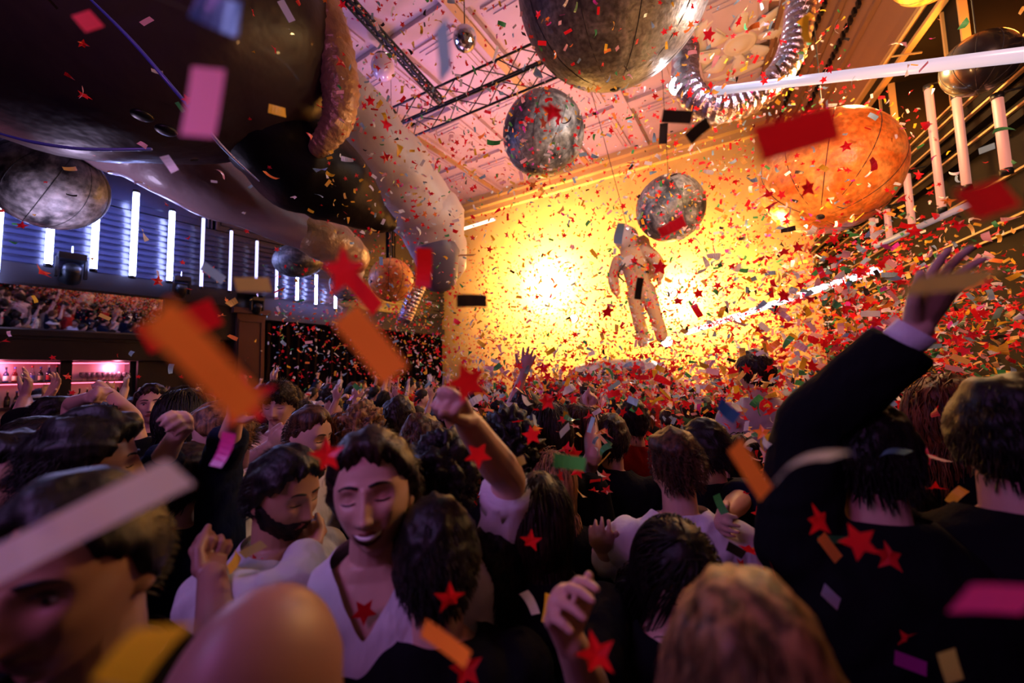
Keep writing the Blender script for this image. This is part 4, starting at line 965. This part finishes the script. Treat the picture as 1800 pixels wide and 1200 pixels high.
# ================================================================== PEOPLE in front
UPW = (0,-1,0)
import os
PEOPLE = [
 (657,868,.87, 8, 'smiling dark-haired young man in a white v-neck, facing the camera', dict(pitch=-7, roll=-6, hair='short', hc='dark', hcfg=dict(T=.02,length=.05,messy=.55,count=2600,rough=.2), smile=1, top='white', vneck=.06, neckr=.074, skin='light', eyes='closed', seed=3, sub=6, vox=.0034)),
 (768,985,.84, 188, 'person seen from behind with a short black haircut and black jacket, nearest the centre', dict(hair='short', hc='black', top='black', seed=4, sub=5, hcfg=dict(T=.02,length=.03,count=1800))),
 (452,1243,.41, 165, 'bald person whose bare crown fills the bottom edge, fist raised', dict(hair='none', skin='deep', top='black', sleeve=.4, face=0, seed=5, sub=6, armpx=[dict(s=1, e=(392,1190,.62), w=(372,1010,.74), pose='fist', pnw=(.7,-.6,0))])),
 (500,868,1.1, 72, 'bearded dark-haired man in a pale collared shirt, profile facing right', dict(pitch=12, hair='short', hc='black', beard=1, top='lightgrey', topname='shirt', collar=1, sleeve=.9, skin='tan', seed=6, hcfg=dict(T=.018,length=.03), armpx=[dict(s=-1, e=(505,1070,.95), w=(540,965,.95), pose='fist', pnw=(-.3,.2,1))])),
 (390,768,1.6, -55, 'young man in a white t-shirt with a small dark chest print, looking down left', dict(pitch=20, hair='short', hc='fair', top='white', seed=7, print=1)),
 (543,768,1.75, 80, 'man with a faded brown haircut in a white top, profile facing right', dict(pitch=10, hair='fade', hc='brown', top='white', seed=8, sleeve=.45)),
 (490,712,2.4, 12, 'tall youth with a dark fringe in a pale pink t-shirt, hand on chest', dict(pitch=8, hair='fringe', hc='dark', top='pink', eyes='closed', seed=9, armpx=[dict(s=-1, e=(437,812,2.35), w=(478,780,2.15), pose='relaxed', pnw=(0,1,0))])),
 (268,713,2.7, 35, 'dark-haired young man in a black t-shirt gazing up to the right', dict(pitch=-8, hair='short', hc='dark', top='black', eyes='open', seed=10, skin='light')),
 (160,822,1.05, 125, 'person in a black jacket with thick dark hair, turned from the camera, left', dict(hair='short', hc='black', top='black', seed=11, skin='tan', hcfg=dict(T=.028,length=.05))),
 (18,850,1.05, 75, 'dark-haired person cut by the left edge, lit orange on the cheek', dict(hair='short', hc='black', top='navy', seed=12, skin='tan')),
 (135,1003,.54, 6, 'tan-skinned person with short black hair in the bottom left corner, looking down', dict(pitch=4, hair='short', hc='black', top='black', skin='tan', hcfg=dict(T=.012,length=.025), eyes='open', seed=13, sub=6, vox=.0036, collar=1, collarc='white')),
 (780,850,1.12, 184, 'curly black-haired person in a rolled-sleeve white shirt thrusting a fist up', dict(hair='curly', hc='black', top='white', topname='shirt', sleeve=.44, seed=14, am=1.1, armpx=[dict(s=-1, e=(893,842,1.05), w=(822,742,.95), pose='fist', pnw=(-.4,-.7,.2), cuff=(.36,.45,.068,'white'), band=(.62,.034))])),
 (947,915,1.05, 182, 'woman with sleek dark brown hair seen from behind, black top, ringed hand', dict(hair='bob', hc='dark', top='black', wm=.9, seed=15, hcfg=dict(T=.012), armpx=[dict(s=-1, e=(1045,1235,.8), w=(1002,1125,.74), tip=(990,1075,.72), pose='relaxed', pnw=(.5,-.6,0))])),
 (972,850,1.5, 172, 'woman with long straight blonde hair seen from behind', dict(hair='long', hc='blonde', top='black', wm=.9, seed=16)),
 (1187,825,1.36, 176, 'man with cropped brown hair in a crisp white shirt, back to the camera', dict(hair='fade', hc='brown', top='white', topname='shirt', collar=1, sleeve=.95, seed=17, wr=1.3, hcfg=dict(T=.026,length=.03,curl=.7,count=1500), armpx=[dict(s=1, e=(1078,1020,1.3), w=(1062,970,1.1), pose='relaxed', pnw=(.3,1,0))])),
 (1185,1005,.92, 8, 'woman with long dark hair looking down in front of the white-shirted man', dict(pitch=32, hair='long', hc='black', top='black', wm=.9, seed=18, sub=6, hcfg=dict(T=.018), armpx=[dict(s=-1, e=(1120,1290,.85), w=(1175,1185,.7), pose='half', pnw=(.3,.8,0))])),
 (1322,1232,.42, 152, 'fair-haired person whose crown rises from the bottom edge', dict(hair='short', hc='fair', top='black', seed=19, hcfg=dict(T=.014,length=.05,count=3000,messy=.12,Wd=.0009))),
 (1520,805,.95, 165, 'person in a black suit reaching up with an open hand and white cuff', dict(hair='short', hc='black', top='black', topname='jacket', jacket=1, collar=1, g=.02, sleeve=.93, seed=20, armpx=[dict(s=1, e=(1420,748,1.0), w=(1612,578,.95), tip=(1655,500,.92), pose='open', pnw=(.2,-1,.1), cuff=(.9,1.0,.037,'white'))])),
 (1668,735,1.45, 110, 'person with wavy auburn hair glowing orange near the right edge', dict(hair='long', hc='auburn', top='black', wm=.92, seed=21, hcfg=dict(curl=.5,T=.03))),
 (1775,775,.88, 138, 'dark-haired person in black at the right edge, back turned', dict(hair='short', hc='black', top='black', seed=22)),
 (1016,757,1.95, 60, 'woman with brown hair tucked back, side-on just behind the blonde woman', dict(hair='bob', hc='brown', top='black', wm=.9, seed=23)),
 (968,762,1.75, 170, 'person with long dark hair and orange rim light, just beyond the blonde woman', dict(hair='long', hc='dark', top='black', wm=.92, seed=24)),
 (892,795,1.55, 200, 'person with a big dark curly mop beside the raised forearm', dict(hair='curly', hc='black', top='black', seed=25, hcfg=dict(T=.04))),
 (1328,658,2.55, 185, 'tall person in a pale grey shirt and navy cap standing above the crowd', dict(hair='short', hc='dark', top='lightgrey', hat='beanie', hatc=(.01,.015,.05), seed=26, hq=.4)),
 (925,728,2.3, 178, 'person waving a wide open hand against the yellow glow', dict(hair='short', hc='black', top='black', seed=27, am=.95, armpx=[dict(s=1, e=(888,742,2.3), w=(921,655,2.3), tip=(932,615,2.3), pose='open', pnw=(0,-1,0))])),
 (1075,775,1.95, 160, 'person raising a fist with a pale wristband right of the blonde woman', dict(hair='short', hc='dark', top='black', sleeve=.3, seed=28, armpx=[dict(s=1, e=(1043,800,1.9), w=(1037,722,1.85), pose='fist', pnw=(.2,-1,0), band=(.9,.033))])),
 (742,792,1.62, 175, 'brown-haired person holding a bare arm straight up beside the fist', dict(hair='short', hc='brown', top='black', sleeve=.25, seed=29, hcfg=dict(T=.026,length=.055), armpx=[dict(s=-1, e=(812,832,1.6), w=(797,752,1.55), pose='half', pnw=(0,-1,0))])),
 (638,762,1.95, 165, 'person with curly light-brown hair right of the faded haircut', dict(hair='curly', hc='fair', top='black', seed=30)),
 (700,742,2.15, 190, 'dark-haired person with a neat round head in front of the raised fist', dict(hair='short', hc='dark', top='black', seed=31)),
 (322,735,1.95, 180, 'woman with long black hair seen from behind, left of the white t-shirt', dict(hair='long', hc='black', top='black', wm=.9, seed=32)),
 (330,850,1.38, 172, 'person in a black jacket stretching an arm up to the blurred orange paper', dict(hair='short', hc='dark', top='navy', topname='jacket', sleeve=.8, seed=33, armpx=[dict(s=-1, e=(392,812,1.35), w=(412,735,1.3), pose='open', pnw=(0,-1,0)), dict(s=1, e=(262,850,1.2), w=(308,768,1.2), pose='half', pnw=(0,-1,0))])),
 (98,742,2.15, 150, 'person in black lifting both spread hands before the bottle shelves', dict(hair='short', hc='black', top='black', sleeve=.55, seed=34, armpx=[dict(s=1, e=(38,740,2.1), w=(44,700,2.1), tip=(50,672,2.1), pose='open', pnw=(-.5,-1,0)), dict(s=-1, e=(112,745,2.3), w=(84,700,2.3), tip=(98,675,2.3), pose='open', pnw=(-.5,-1,0))])),
 (182,765,2.0, 10, 'dark-eyed person with both hands clasped overhead below the glass shelf', dict(hair='fringe', hc='black', top='black', seed=35, sleeve=.3, eyes='open', armpx=[dict(s=-1, e=(128,712,2.0), w=(158,698,2.0), pose='fist', pnw=(1,0,0)), dict(s=1, e=(232,735,2.0), w=(192,690,2.0), pose='fist', pnw=(-1,0,0))])),
 (62,800,1.45, 140, 'person with flat black hair low at the left, behind the edge person', dict(hair='short', hc='black', top='black', seed=36)),
 (1240,790,1.7, 200, 'person with black hair just right of the cropped brown head', dict(hair='short', hc='black', top='navy', seed=37, armpx=[dict(s=-1, e=(1300,880,1.5), w=(1275,905,1.35), pose='relaxed', pnw=(0,-1,0))])),
 (1112,742,2.3, 175, 'dark-haired person in a deep red top under the hanging astronaut', dict(hair='short', hc='black', top='red', seed=38)),
 (1580,900,1.3, 200, 'black-clad person hidden low behind the suited person, right', dict(hair='short', hc='black', top='black', seed=39)),
 (870,1010,1.0, 178, 'black-clad person just right of the nearest black haircut', dict(hair='short', hc='black', top='black', seed=40)),
]
FAST_PEOPLE = 0
near_pos = []
for (px, py, d, yaw, lab, sp) in PEOPLE:
    o = fg(px, py, d, yaw, lab, **sp)
    near_pos.append((o.location.x, o.location.y))
    if sp.get('print'):
        b = [c for c in o.children if c.name.startswith('t_shirt')][0]
        mbp = MB()
        co = mco(b.data)
        for j in range(5):
            x = .055+j*.012; z = 1.33
            m_ = np.argmin((co[:,0]-x)**2+(co[:,2]-z)**2+(co[:,1] > 0)*9); p = co[m_]+np.array([0,-.003,0])
            mbp.tube([p+np.array([0,0,-.008]), p+np.array([.005,0,.008])], .0016, 5)
        mbp.build('print', BLACK, o)

# ================================================================== THE CROWD behind
def proto(**sp):
    vox = .011
    arms = []
    for a in sp.get('arms_l', []): arms.append(a)
    sp['arms'] = arms; sp.setdefault('sub', 4); sp['hq'] = .28; sp['face'] = 0; sp['tvox'] = .02
    return make_person('p', sp, vox=vox)
UPA = lambda s, pose='open', dx=.06, f=-.05: dict(s=s, E=(s*(.22+dx), f, 1.62), W=(s*(.18+dx*.5), f-.06, 1.87), pose=pose, pn=(0,-1,0), hd=(s*.1,0,1))
PROTOS = [
 (proto(hair='short', hc='dark', seed=51), 'short', 'arms down', 1.0), (proto(hair='short', hc='dark', seed=52, arms_l=[UPA(-1), UPA(1)], sleeve=.4), 'short', 'both hands up', 1.0),
 (proto(hair='long', hc='dark', wm=.9, seed=53, arms_l=[UPA(1)]), 'long', 'one hand up', .93), (proto(hair='fade', hc='dark', seed=54), 'cropped', 'arms down', 1.0),
 (proto(hair='curly', hc='dark', seed=55, hcfg=dict(T=.03)), 'curly', 'arms down', 1.0), (proto(hair='bob', hc='dark', wm=.9, seed=56), 'bobbed', 'arms down', .93),
 (proto(hair='short', hc='dark', seed=57, arms_l=[UPA(-1,'fist')], sleeve=.9), 'short', 'a fist up', 1.0), (proto(hair='long', hc='dark', wm=.9, seed=58), 'long', 'arms down', .93),
 (proto(hair='short', hc='dark', hat='bucket', seed=59), 'hat-covered', 'arms down', 1.0), (proto(hair='fringe', hc='dark', seed=60, arms_l=[dict(s=-1,E=(-.3,-.12,1.38),W=(-.14,-.25,1.56),pose='half',pn=(1,0,0)), dict(s=1,E=(.3,-.12,1.38),W=(.12,-.25,1.58),pose='half',pn=(-1,0,0))]), 'fringed', 'hands clasped', 1.0),
]
stage_c = Vector((3.2, 12.5, 0))
pts = [Vector((x, y, 0)) for x, y in near_pos]; bgp = []
def inside(p):
    return (p-A).dot(nL) > .45+.0 and (p-CR).dot(nR) > .35 and (p-CB).dot(nB) > 3.3
tries = 0; R_ = random.Random(11)
while tries < 9000 and len(bgp) < 215:
    tries += 1
    y = 1.3+9.7*R_.random()**.8; x = R_.uniform(-1.25, 1.3)*y; p = Vector((x, y, 0))
    if not inside(p): continue
    px, py, d = proj((x, y, 1.62))
    if px < -60 or px > 1860: continue
    if d < 2.25 and not (px > 1230 or px < 40): continue
    if d < 1.75: continue
    if 410 < px < 560 and d < 2.7: continue
    if 210 < px < 330 and d < 3.1: continue
    mind = .50 if d < 4 else .56
    if any((p-q).length_squared < mind*mind for q in pts): continue
    pts.append(p); bgp.append((p, px, py, d))
def region(px):
    for lim, s_ in ((130,'before the bottle shelf'), (250,'before the bar glasses'), (400,'left of the pilaster'), (470,'before the pilaster'), (560,'before the curtain'), (650,'right of the curtain middle'), (740,'under the pinkish orange balloon'), (830,'under the striped boot'),
                    (920,'before the left yellow glow'), (1010,'before the brightest lamp'), (1090,'left of the astronaut legs'), (1170,'under the hanging astronaut'), (1250,'at the booth end'), (1340,'beside the navy cap'), (1430,'under the orange planet'), (1540,'beneath the suit sleeve'), (1650,'beneath the reaching hand')):
        if px < lim: return s_
    return 'at the right wall'
HCN = [('black',.4),('dark',.3),('brown',.14),('auburn',.05),('blonde',.06),('fair',.05)]; TPN = [('black',.44),('navy',.1),('white',.13),('grey',.1),('blue',.06),('red',.06),('beige',.05),('green',.06)]
def pick(tab):
    r = R_.random()*sum(w for _, w in tab)
    for n, w in tab:
        r -= w
        if r <= 0: return n
    return tab[0][0]
first = {}
bgp.sort(key=lambda q: q[3])
for (p, px, py, d) in bgp:
    k = R_.choice([0,0,0,3,3,4,5,7,8,1,2,6,9,1,6,2,7]) if d > 2.6 else R_.choice([0,3,4,5,7])
    parts, hn, arm, hs = PROTOS[k]; hcn = pick(HCN); tn = pick(TPN)
    if px > 1500: hcn = 'black'; tn = 'black' if R_.random() < .7 else 'navy'
    sc = R_.uniform(.90, 1.045)*hs; 
    to = stage_c-p; yaw = math.atan2(to.y, to.x)+PI/2+R_.gauss(0,.35)
    if R_.random() < (.3 if px < 700 else .12): yaw = R_.uniform(0, 6.28)
    row = 'near' if d < 3.6 else 'middle' if d < 5.6 else 'far'
    cn = {'dark':'dark brown','fair':'fair'}.get(hcn, hcn)
    if hn == 'hat-covered': lab = f'person in a bucket hat and {tn} top, {row} crowd, {region(px)}'
    else: lab = f'person with {hn} {cn} hair, {tn} top, {arm}, {row} rows {region(px)}'
    if len(lab.split()) > 16: lab = lab.replace('dark brown','brownish')
    if len(lab.split()) > 16: lab = lab.replace(' rows ',' ').replace('both hands up','arms raised')
    if k in first:
        src = first[k]; e = src.copy(); COL.objects.link(e)
        for ch in src.children:
            c = ch.copy(); COL.objects.link(c); c.parent = e
        e['label'] = lab
    else:
        e = build_person(parts, p, yaw, sc, lab); first[k] = e
    e.location = p; e.rotation_euler = (0,0,yaw); e.scale = (sc,sc,sc*R_.uniform(.98,1.02))
    e['group'] = f'dancing crowd, {row} rows, {region(px)}'
    sk = SKINC[pick([('light',.5),('tan',.2),('pale',.2),('dark',.1)])]
    for c in e.children:
        st = c.name.split('.')[0]
        if st == 'hair': c.color = (*HAIRC[hcn], 1)
        elif st == 't_shirt': c.color = (*TOPC[tn], 1)
        elif st == 'body': c.color = (*sk, 1)
        elif st == 'hat': c.color = (*R_.choice([(.5,.46,.42),(.03,.03,.04),(.3,.05,.05)]), 1)

# ================================================================== CONFETTI
def paper_mat(name, attr):
    m = bpy.data.materials.new(name); m.use_nodes = True; nt = m.node_tree; N = nt.nodes.new; Lk = nt.links.new; b = nt.nodes['Principled BSDF']; out = nt.nodes['Material Output']
    if attr: c = N('ShaderNodeAttribute'); c.attribute_name = 'col'; co = c.outputs['Color']
    else: c = N('ShaderNodeObjectInfo'); co = c.outputs['Color']
    Lk(co, b.inputs['Base Color']); b.inputs['Roughness'].default_value = .42; b.inputs['Coat Weight'].default_value = .25
    t = N('ShaderNodeBsdfTranslucent'); Lk(co, t.inputs['Color']); mx = N('ShaderNodeMixShader'); mx.inputs[0].default_value = .38
    Lk(b.outputs[0], mx.inputs[1]); Lk(t.outputs[0], mx.inputs[2]); Lk(mx.outputs[0], out.inputs['Surface']); return m
PAP = paper_mat('confetti paper', False); PAPS = paper_mat('confetti paper swarm', True)
FOILG = mat('gold foil confetti', (.8,.5,.12), .22, 1.0)
def star_geo(bend, seed):
    V = [(0,0,0)]; r = random.Random(seed)
    for k in range(10):
        a = PI/2+k*PI/5; rr = .5 if k % 2 == 0 else .235; V.append((rr*math.cos(a), rr*math.sin(a), bend*rr*rr*(1 if k % 4 else -1.2)+r.uniform(-.02,.02)))
    F_ = [(0,1+k,1+(k+1) % 10) for k in range(10)]; return np.array(V)*.052, F_
def strip_geo(curl, tw, L=.055, Wd=.0225):
    V = []; n = 6
    for i in range(n+1):
        t = i/n-.5; a = curl*t
        x = L*(math.sin(a)/curl if abs(curl) > .01 else t); z = L*((1-math.cos(a))/curl if abs(curl) > .01 else 0)
        for s_ in (-.5,.5):
            b = tw*t; V.append((x, s_*Wd*math.cos(b), z+s_*Wd*math.sin(b)))
    return np.array(V), [(2*i,2*i+2,2*i+3,2*i+1) for i in range(n)]
SG = [star_geo(b, i) for i, b in enumerate((0,.35,-.4,.6))]; TG = [strip_geo(c, t) for c, t in ((.1,0),(.9,.3),(1.8,.6),(-1.2,-.9),(.4,1.2))]
SM = [mesh('star', V, F_, False) for V, F_ in SG]; TM = [mesh('strip', V, F_, False) for V, F_ in TG]
BIGT = mesh('streamer', *strip_geo(.5,.5,.15,.022), False)
for m_ in SM+TM+[BIGT]: m_.materials.append(PAP)
PC = {'red': (.78,.012,.02), 'orange': (1,.28,.05), 'yellow': (.85,.5,.03), 'pale pink': (.85,.45,.5), 'white': (.8,.78,.8), 'light blue': (.25,.42,.6), 'green': (.06,.32,.1), 'blue': (.02,.07,.35), 'magenta': (.6,.04,.4), 'black': (.02,.015,.012), 'lilac': (.7,.62,.95), 'hot pink': (.95,.3,.7), 'gold': (.8,.5,.12), 'khaki': (.5,.38,.16)}
def place_rot(ang, tilt, tilt2):
    a = math.radians(ang); X = (RT*math.cos(a)+UP*math.sin(a)); Z = -fw; Y = Z.cross(X)
    R3 = Matrix((X, Y, Z)).transposed()
    return R3 @ Matrix.Rotation(math.radians(tilt),3,'X') @ Matrix.Rotation(math.radians(tilt2),3,'Y')
def confetto(kind, p, R3, col, label, group, var=0, sc=1.0):
    me = SM[var % 4] if kind == 'star' else BIGT if kind == 'streamer' else TM[var % 5]
    nm = {'star':'star_confetti','strip':'strip_confetti','streamer':'paper_streamer'}[kind]
    o = bpy.data.objects.new(nm, me); COL.objects.link(o)
    M = R3.to_4x4() @ Matrix.Scale(sc,4); M.translation = p; o.matrix_world = M; o.color = (*PC[col],1)
    return tag(o, label, 'confetti', group)
# the ones that stand out: px, py, length in px, angle, kind, colour, where
BIG = [  # orange stars here: red paper with the light's tint put into the colour
 (358,180,135,88,'strip','hot pink','in front of the dark inflatable'), (362,640,225,-56,'strip','orange','left of the pilaster, the largest of all'), (318,572,120,25,'strip','red','on the upper end of the large orange strip'), (428,702,105,10,'star','red','at the lower end of the large orange strip'),
 (652,606,140,-52,'strip','orange','before the dark curtain'), (165,905,420,27,'streamer','lilac','across the dark heads at lower left'), (1750,1052,170,-12,'strip','magenta','at the lower right edge'), (395,28,130,-25,'strip','blue','at the top over the inflatable'),
 (155,38,75,-50,'strip','red','at the top left corner'), (605,478,95,70,'star','red','beside the pinkish orange balloon'), (640,515,80,-45,'strip','red','under the red star by the orange balloon'), (1400,235,170,18,'strip','red','over the upper left of the orange planet'), (1735,350,150,22,'strip','red','below the pink tubes at right'),
 (1410,808,135,3,'strip','white','over the black suit back'), (1318,824,100,-60,'strip','orange','left edge of the black suit'), (1663,496,140,12,'strip','khaki','across the reaching fingers'), (822,672,75,20,'star','red','right beside the raised fist'), (972,196,48,10,'star','red','on the grey moon balloon'),
 (262,1128,190,52,'strip','yellow','left of the bald crown'), (783,1130,95,-20,'strip','orange','on the nape of the nearest black haircut'), (790,1050,55,70,'star','red','on the nearest black haircut'), (820,1175,60,10,'star','red','at the bottom beside the orange strip'), (1438,915,55,5,'star','red','upper left of three on the black suit'),
 (1510,952,62,20,'star','red','middle of three on the black suit'), (1562,978,50,-10,'star','red','lower right of three on the black suit'), (1048,1150,72,15,'star','red','bottom centre beside the dark-haired woman'), (933,950,40,0,'star','red','on the back of the sleek dark hair'), (1463,948,45,15,'strip','green','under the star on the black suit'),
 (1000,812,58,-8,'strip','green','over the long blonde hair'), (780,88,100,-80,'strip','light blue','in front of the lattice truss'), (1166,235,34,88,'strip','black','left of the foil duct loop'), (1224,232,52,40,'strip','black','below the foil duct loop'), (1190,205,50,-4,'strip','black','on the foil duct bottom'),
 (1415,55,48,-80,'strip','yellow','on the vertical foil duct'), (966,1068,50,84,'strip','yellow','beside the ringed hand'), (932,1056,45,-60,'strip','white','on the black back in the centre'), (1360,1097,62,28,'strip','yellow','over the fair-haired crown'), (1265,1075,75,75,'strip','red','upright beside the fair-haired crown'), (1250,1100,60,-75,'strip','red','lower one left of the fair-haired crown'),
 (1670,1170,75,-65,'strip','khaki','low at the right bottom'), (1600,1165,55,-20,'strip','magenta','low between the yellow strips'), (1648,1040,40,30,'star','orange','tinted by the light, at the tip of the magenta strip'), (1470,868,34,-45,'strip','red','on the suit shoulder blade'), (1552,868,30,30,'strip','yellow','above the three suit stars'), (1520,870,34,10,'star','red','beside the yellow strip on the suit'),
 (1458,962,50,-55,'strip','orange','slanting on the suit below the green strip'), (1460,1048,52,-38,'strip','lilac','low on the suit back'), (1382,998,36,8,'strip','light blue','at the left side of the suit'), (740,1080,10,0,'star','red','tiny on the black collar'), (1130,1020,10,0,'star','red','tiny on the dark parting'), (1160,950,34,10,'star','red','on top of the down-looking woman'), (1290,965,40,-30,'strip','black','on the white shirt shoulder'),
 (1160,470,10,0,'star','red','tiny by the astronaut backpack'), (1123,507,38,86,'strip','black','on the astronaut waist'), (1088,410,36,85,'strip','light blue','on the astronaut helmet'), (1180,400,48,25,'strip','red','under the dim moon balloon'), (1420,330,34,12,'star','red','on the lower half of the orange planet'), (1378,520,30,0,'star','red','on the slanting white tube'), (962,706,34,5,'star','red','on a dark head before the glow'), (1068,548,28,0,'star','red','left of the booth glow'), (745,470,70,85,'strip','red','between the orange balloon and the dark boot'),
 (445,500,62,0,'strip','khaki','over the top of the pilaster'), (375,480,42,-40,'strip','light blue','by the slim tubes'), (720,885,34,20,'strip','light blue','above the nearest black haircut'), (1570,792,50,0,'strip','light blue','on the upper suit back'), (1490,655,30,0,'strip','yellow','on the suit sleeve'), (1600,600,26,0,'strip','red','on the suit sleeve near the cuff'), (640,1075,45,-35,'star','red','on the smiling man white shirt'), (540,912,30,-8,'strip','orange','at the bearded man hand'),
 (415,985,45,50,'strip','yellow','on the pale collared shirt'), (445,965,45,28,'strip','khaki','on the pale shirt sleeve'), (450,990,34,20,'star','red','on the pale shirt sleeve'), (25,905,50,-15,'strip','khaki','at the left edge above the corner face'), (40,1045,75,12,'strip','pale pink','over the eye of the corner face'), (80,975,60,0,'strip','pale pink','on the hair of the corner person'), (500,1140,45,40,'strip','magenta','on the bald crown'), (300,290,34,-55,'strip','white','beneath the inflatable hip'), (490,195,36,-15,'strip','yellow','on the dark inflatable torso'),
 (830,528,55,0,'strip','black','before the left part of the yellow wall'), (1265,885,34,-70,'strip','green','beside the white shirt collar'), (905,815,40,20,'strip','khaki','by the rolled sleeve'), (840,800,50,40,'star','red','under the raised forearm'), (935,765,36,10,'star','red','on the dark curly mop'), (1350,1000,10,0,'star','red','tiny on the white shirt back'), (395,790,60,80,'strip','magenta','over the face of the white t-shirt man'), (1275,720,56,-35,'strip','blue','right of the grey shirt'), (1625,1000,40,60,'strip','lilac','by the suit edge'), (1690,905,30,0,'star','red','over the dark head at right'),
 (575,800,62,10,'star','red','over the chin of the faded haircut man'), (645,835,44,-45,'strip','orange','on the smiling man forehead'), (1340,760,30,0,'star','orange','tinted by the light, beside the pale grey shirt'), (1205,1150,60,-40,'strip','red','on the hand at the bottom centre')]
TILT = {(1663,496): 58, (1410,808): 52, (780,88): 50, (165,905): 8, (262,1128): 35, (1570,792): 45}
nstar = nstrip = 0; R2 = random.Random(5)
for (px, py, L, ang, kind, col, where) in BIG:
    real = {'star':.05,'strip':.055,'streamer':.15}[kind]; d = real*F/L
    if L <= 10: d = 1.2
    off = 0
    lab = f'{col} {"paper star" if kind == "star" else "long paper streamer" if kind == "streamer" else "paper strip"} {where}'
    lab = ' '.join(lab.split()[:16])
    confetto(kind, W(px,py,d), place_rot(ang, TILT.get((px,py), R2.uniform(-25,25)), R2.uniform(-20,20)), col, lab, None, var=R2.randrange(2))
    if kind == 'star': nstar += 1
    else: nstrip += 1
# the swarm
def rand_rot():
    q = rng.normal(size=4); q /= np.linalg.norm(q); from mathutils import Quaternion
    return Quaternion(q.tolist()).to_matrix()
def sample():
    r = R2.random()
    if r < .13: px, py, d = R2.gauss(1150,230), R2.gauss(675,38), R2.uniform(2.4,8)
    elif r < .34: px, py, d = R2.gauss(1400,230), R2.gauss(560,110), R2.uniform(3.2,9.5)
    elif r < .52: px, py, d = R2.gauss(1000,190), R2.gauss(590,75), R2.uniform(5,11.5)
    elif r < .70: px, py, d = R2.uniform(620,1650), R2.uniform(150,650), R2.uniform(3.5,10)
    elif r < .78: px, py, d = R2.uniform(560,1500), R2.uniform(-60,420), R2.uniform(2.5,6.5)
    elif r < .81: px, py, d = R2.uniform(480,760), R2.gauss(580,70), R2.uniform(3.5,10)
    elif r < .925: px, py, d = R2.gauss(1560,170), R2.gauss(570,90), R2.uniform(1.5,4.5)
    elif r < .979: px, py, d = R2.uniform(820,1560), R2.uniform(640,880), R2.uniform(1.3,3.4)
    elif r < .987: px, py, d = R2.uniform(1250,1800), R2.uniform(700,1200), R2.uniform(.9,1.6)
    else: px, py, d = R2.uniform(0,1800), R2.uniform(0,720), R2.uniform(1.3,4)
    return px, py, d
def pcol():
    return pick([('yellow',.2),('pale pink',.14),('white',.16),('light blue',.13),('green',.08),('red',.1),('orange',.07),('black',.05),('magenta',.03),('gold',.06)])
SW = []
while len(SW) < 21000:
    px, py, d = sample(); 
    if py > 690 and d > 1.3: d = min(d, R2.uniform(.45,.8)*F/(py-650))
    if py > 690 and d < 1.3 and px < 1250: continue
    p = W(px, py, d)
    if p.z < 1.15 or p.z > 8.4 or (p-A).dot(nL) < .2 or (p-CR).dot(nR) < .35 or (p-CB).dot(nB) < .5: continue
    if d < 2.2 and any((px-x)**2+(py-y)**2 < q*q for x, y, q in ((657,868,140),(500,868,110),(1187,830,120),(1180,1040,130),(1130,950,90),(390,768,90),(545,768,90),(765,985,130))): continue
    SW.append((p, px, py, d, 'star' if R2.random() < .36 else 'strip'))
SW.sort(key=lambda q: q[3])
def czone(px, py):
    a = 'high' if py < 230 else 'midway up' if py < 480 else 'just over the heads' if py < 700 else 'among the heads'
    for lim, s_ in ((420,'on the bar side'), (620,'near the pilaster'), (760,'near the pale boot'), (880,'left of the bright lamp'), (980,'round the bright lamp'), (1080,'left of the astronaut'), (1180,'round the astronaut'), (1280,'right of the astronaut'), (1380,'left of the orange planet'), (1500,'round the orange planet'), (1620,'by the suit sleeve side')):
        if px < lim: return f'{a}, {s_}'
    return f'{a}, by the right gallery'
sv, sf, sc_, tv_, tf_, tc_ = [], [], [], [], [], []; ns = nt_ = 0
cap = 300
for (p, px, py, d, kind) in SW:
    if kind == 'star': col = 'red' if R2.random() < .93 else 'orange'  # orange ones are red stars with the lighting painted into their colour
    else: col = pcol()
    R3 = rand_rot(); vis = 0 < px < 1800 and 0 < py < 1200
    if (kind == 'star' and nstar < cap and vis) or (kind == 'strip' and nstrip < cap and vis):
        size = 'larger' if d < 1.3 else 'small' if d > 2.2 else 'medium'
        lab = f'{size} {col} paper {kind}, {czone(px,py)}'
        confetto(kind, p, R3, col, lab, f'{size} {col} paper {kind}s, {czone(px,py)}', R2.randrange(5), R2.uniform(.8,1.15))
        if kind == 'star': nstar += 1
        else: nstrip += 1
        continue
    V, F_ = (SG[R2.randrange(4)] if kind == 'star' else TG[R2.randrange(5)])
    V = (V*R2.uniform(.75,1.2)) @ np.array(R3).T + np.array(p)
    if kind == 'star': b = ns; sv.append(V); sf += [tuple(i+b for i in f) for f in F_]; sc_ += [PC[col]]*len(V); ns += len(V)
    else: b = nt_; tv_.append(V); tf_ += [tuple(i+b for i in f) for f in F_]; tc_ += [PC[col]]*len(V); nt_ += len(V)
for nm, V, Fx, C_, lab in (('star_confetti_swarm', sv, sf, sc_, 'countless small red paper stars swirling through the glowing air over the crowd'), ('strip_confetti_swarm', tv_, tf_, tc_, 'countless small multicoloured paper strips swirling through the glowing air over the crowd')):
    me = mesh(nm, np.vstack(V), Fx, False); at = me.color_attributes.new('col', 'FLOAT_COLOR', 'POINT')
    c = np.ones((len(C_),4), np.float32); c[:,:3] = np.array(C_); at.data.foreach_set('color', c.ravel())
    tag(obj(nm, me, PAPS), lab, 'confetti', None, 'stuff')

# ================================================================== view
scene.view_settings.view_transform = 'Standard'; scene.view_settings.look = 'None'; scene.view_settings.exposure = 0.0; scene.view_settings.gamma = 1.0; scene.view_settings.use_curve_mapping = False
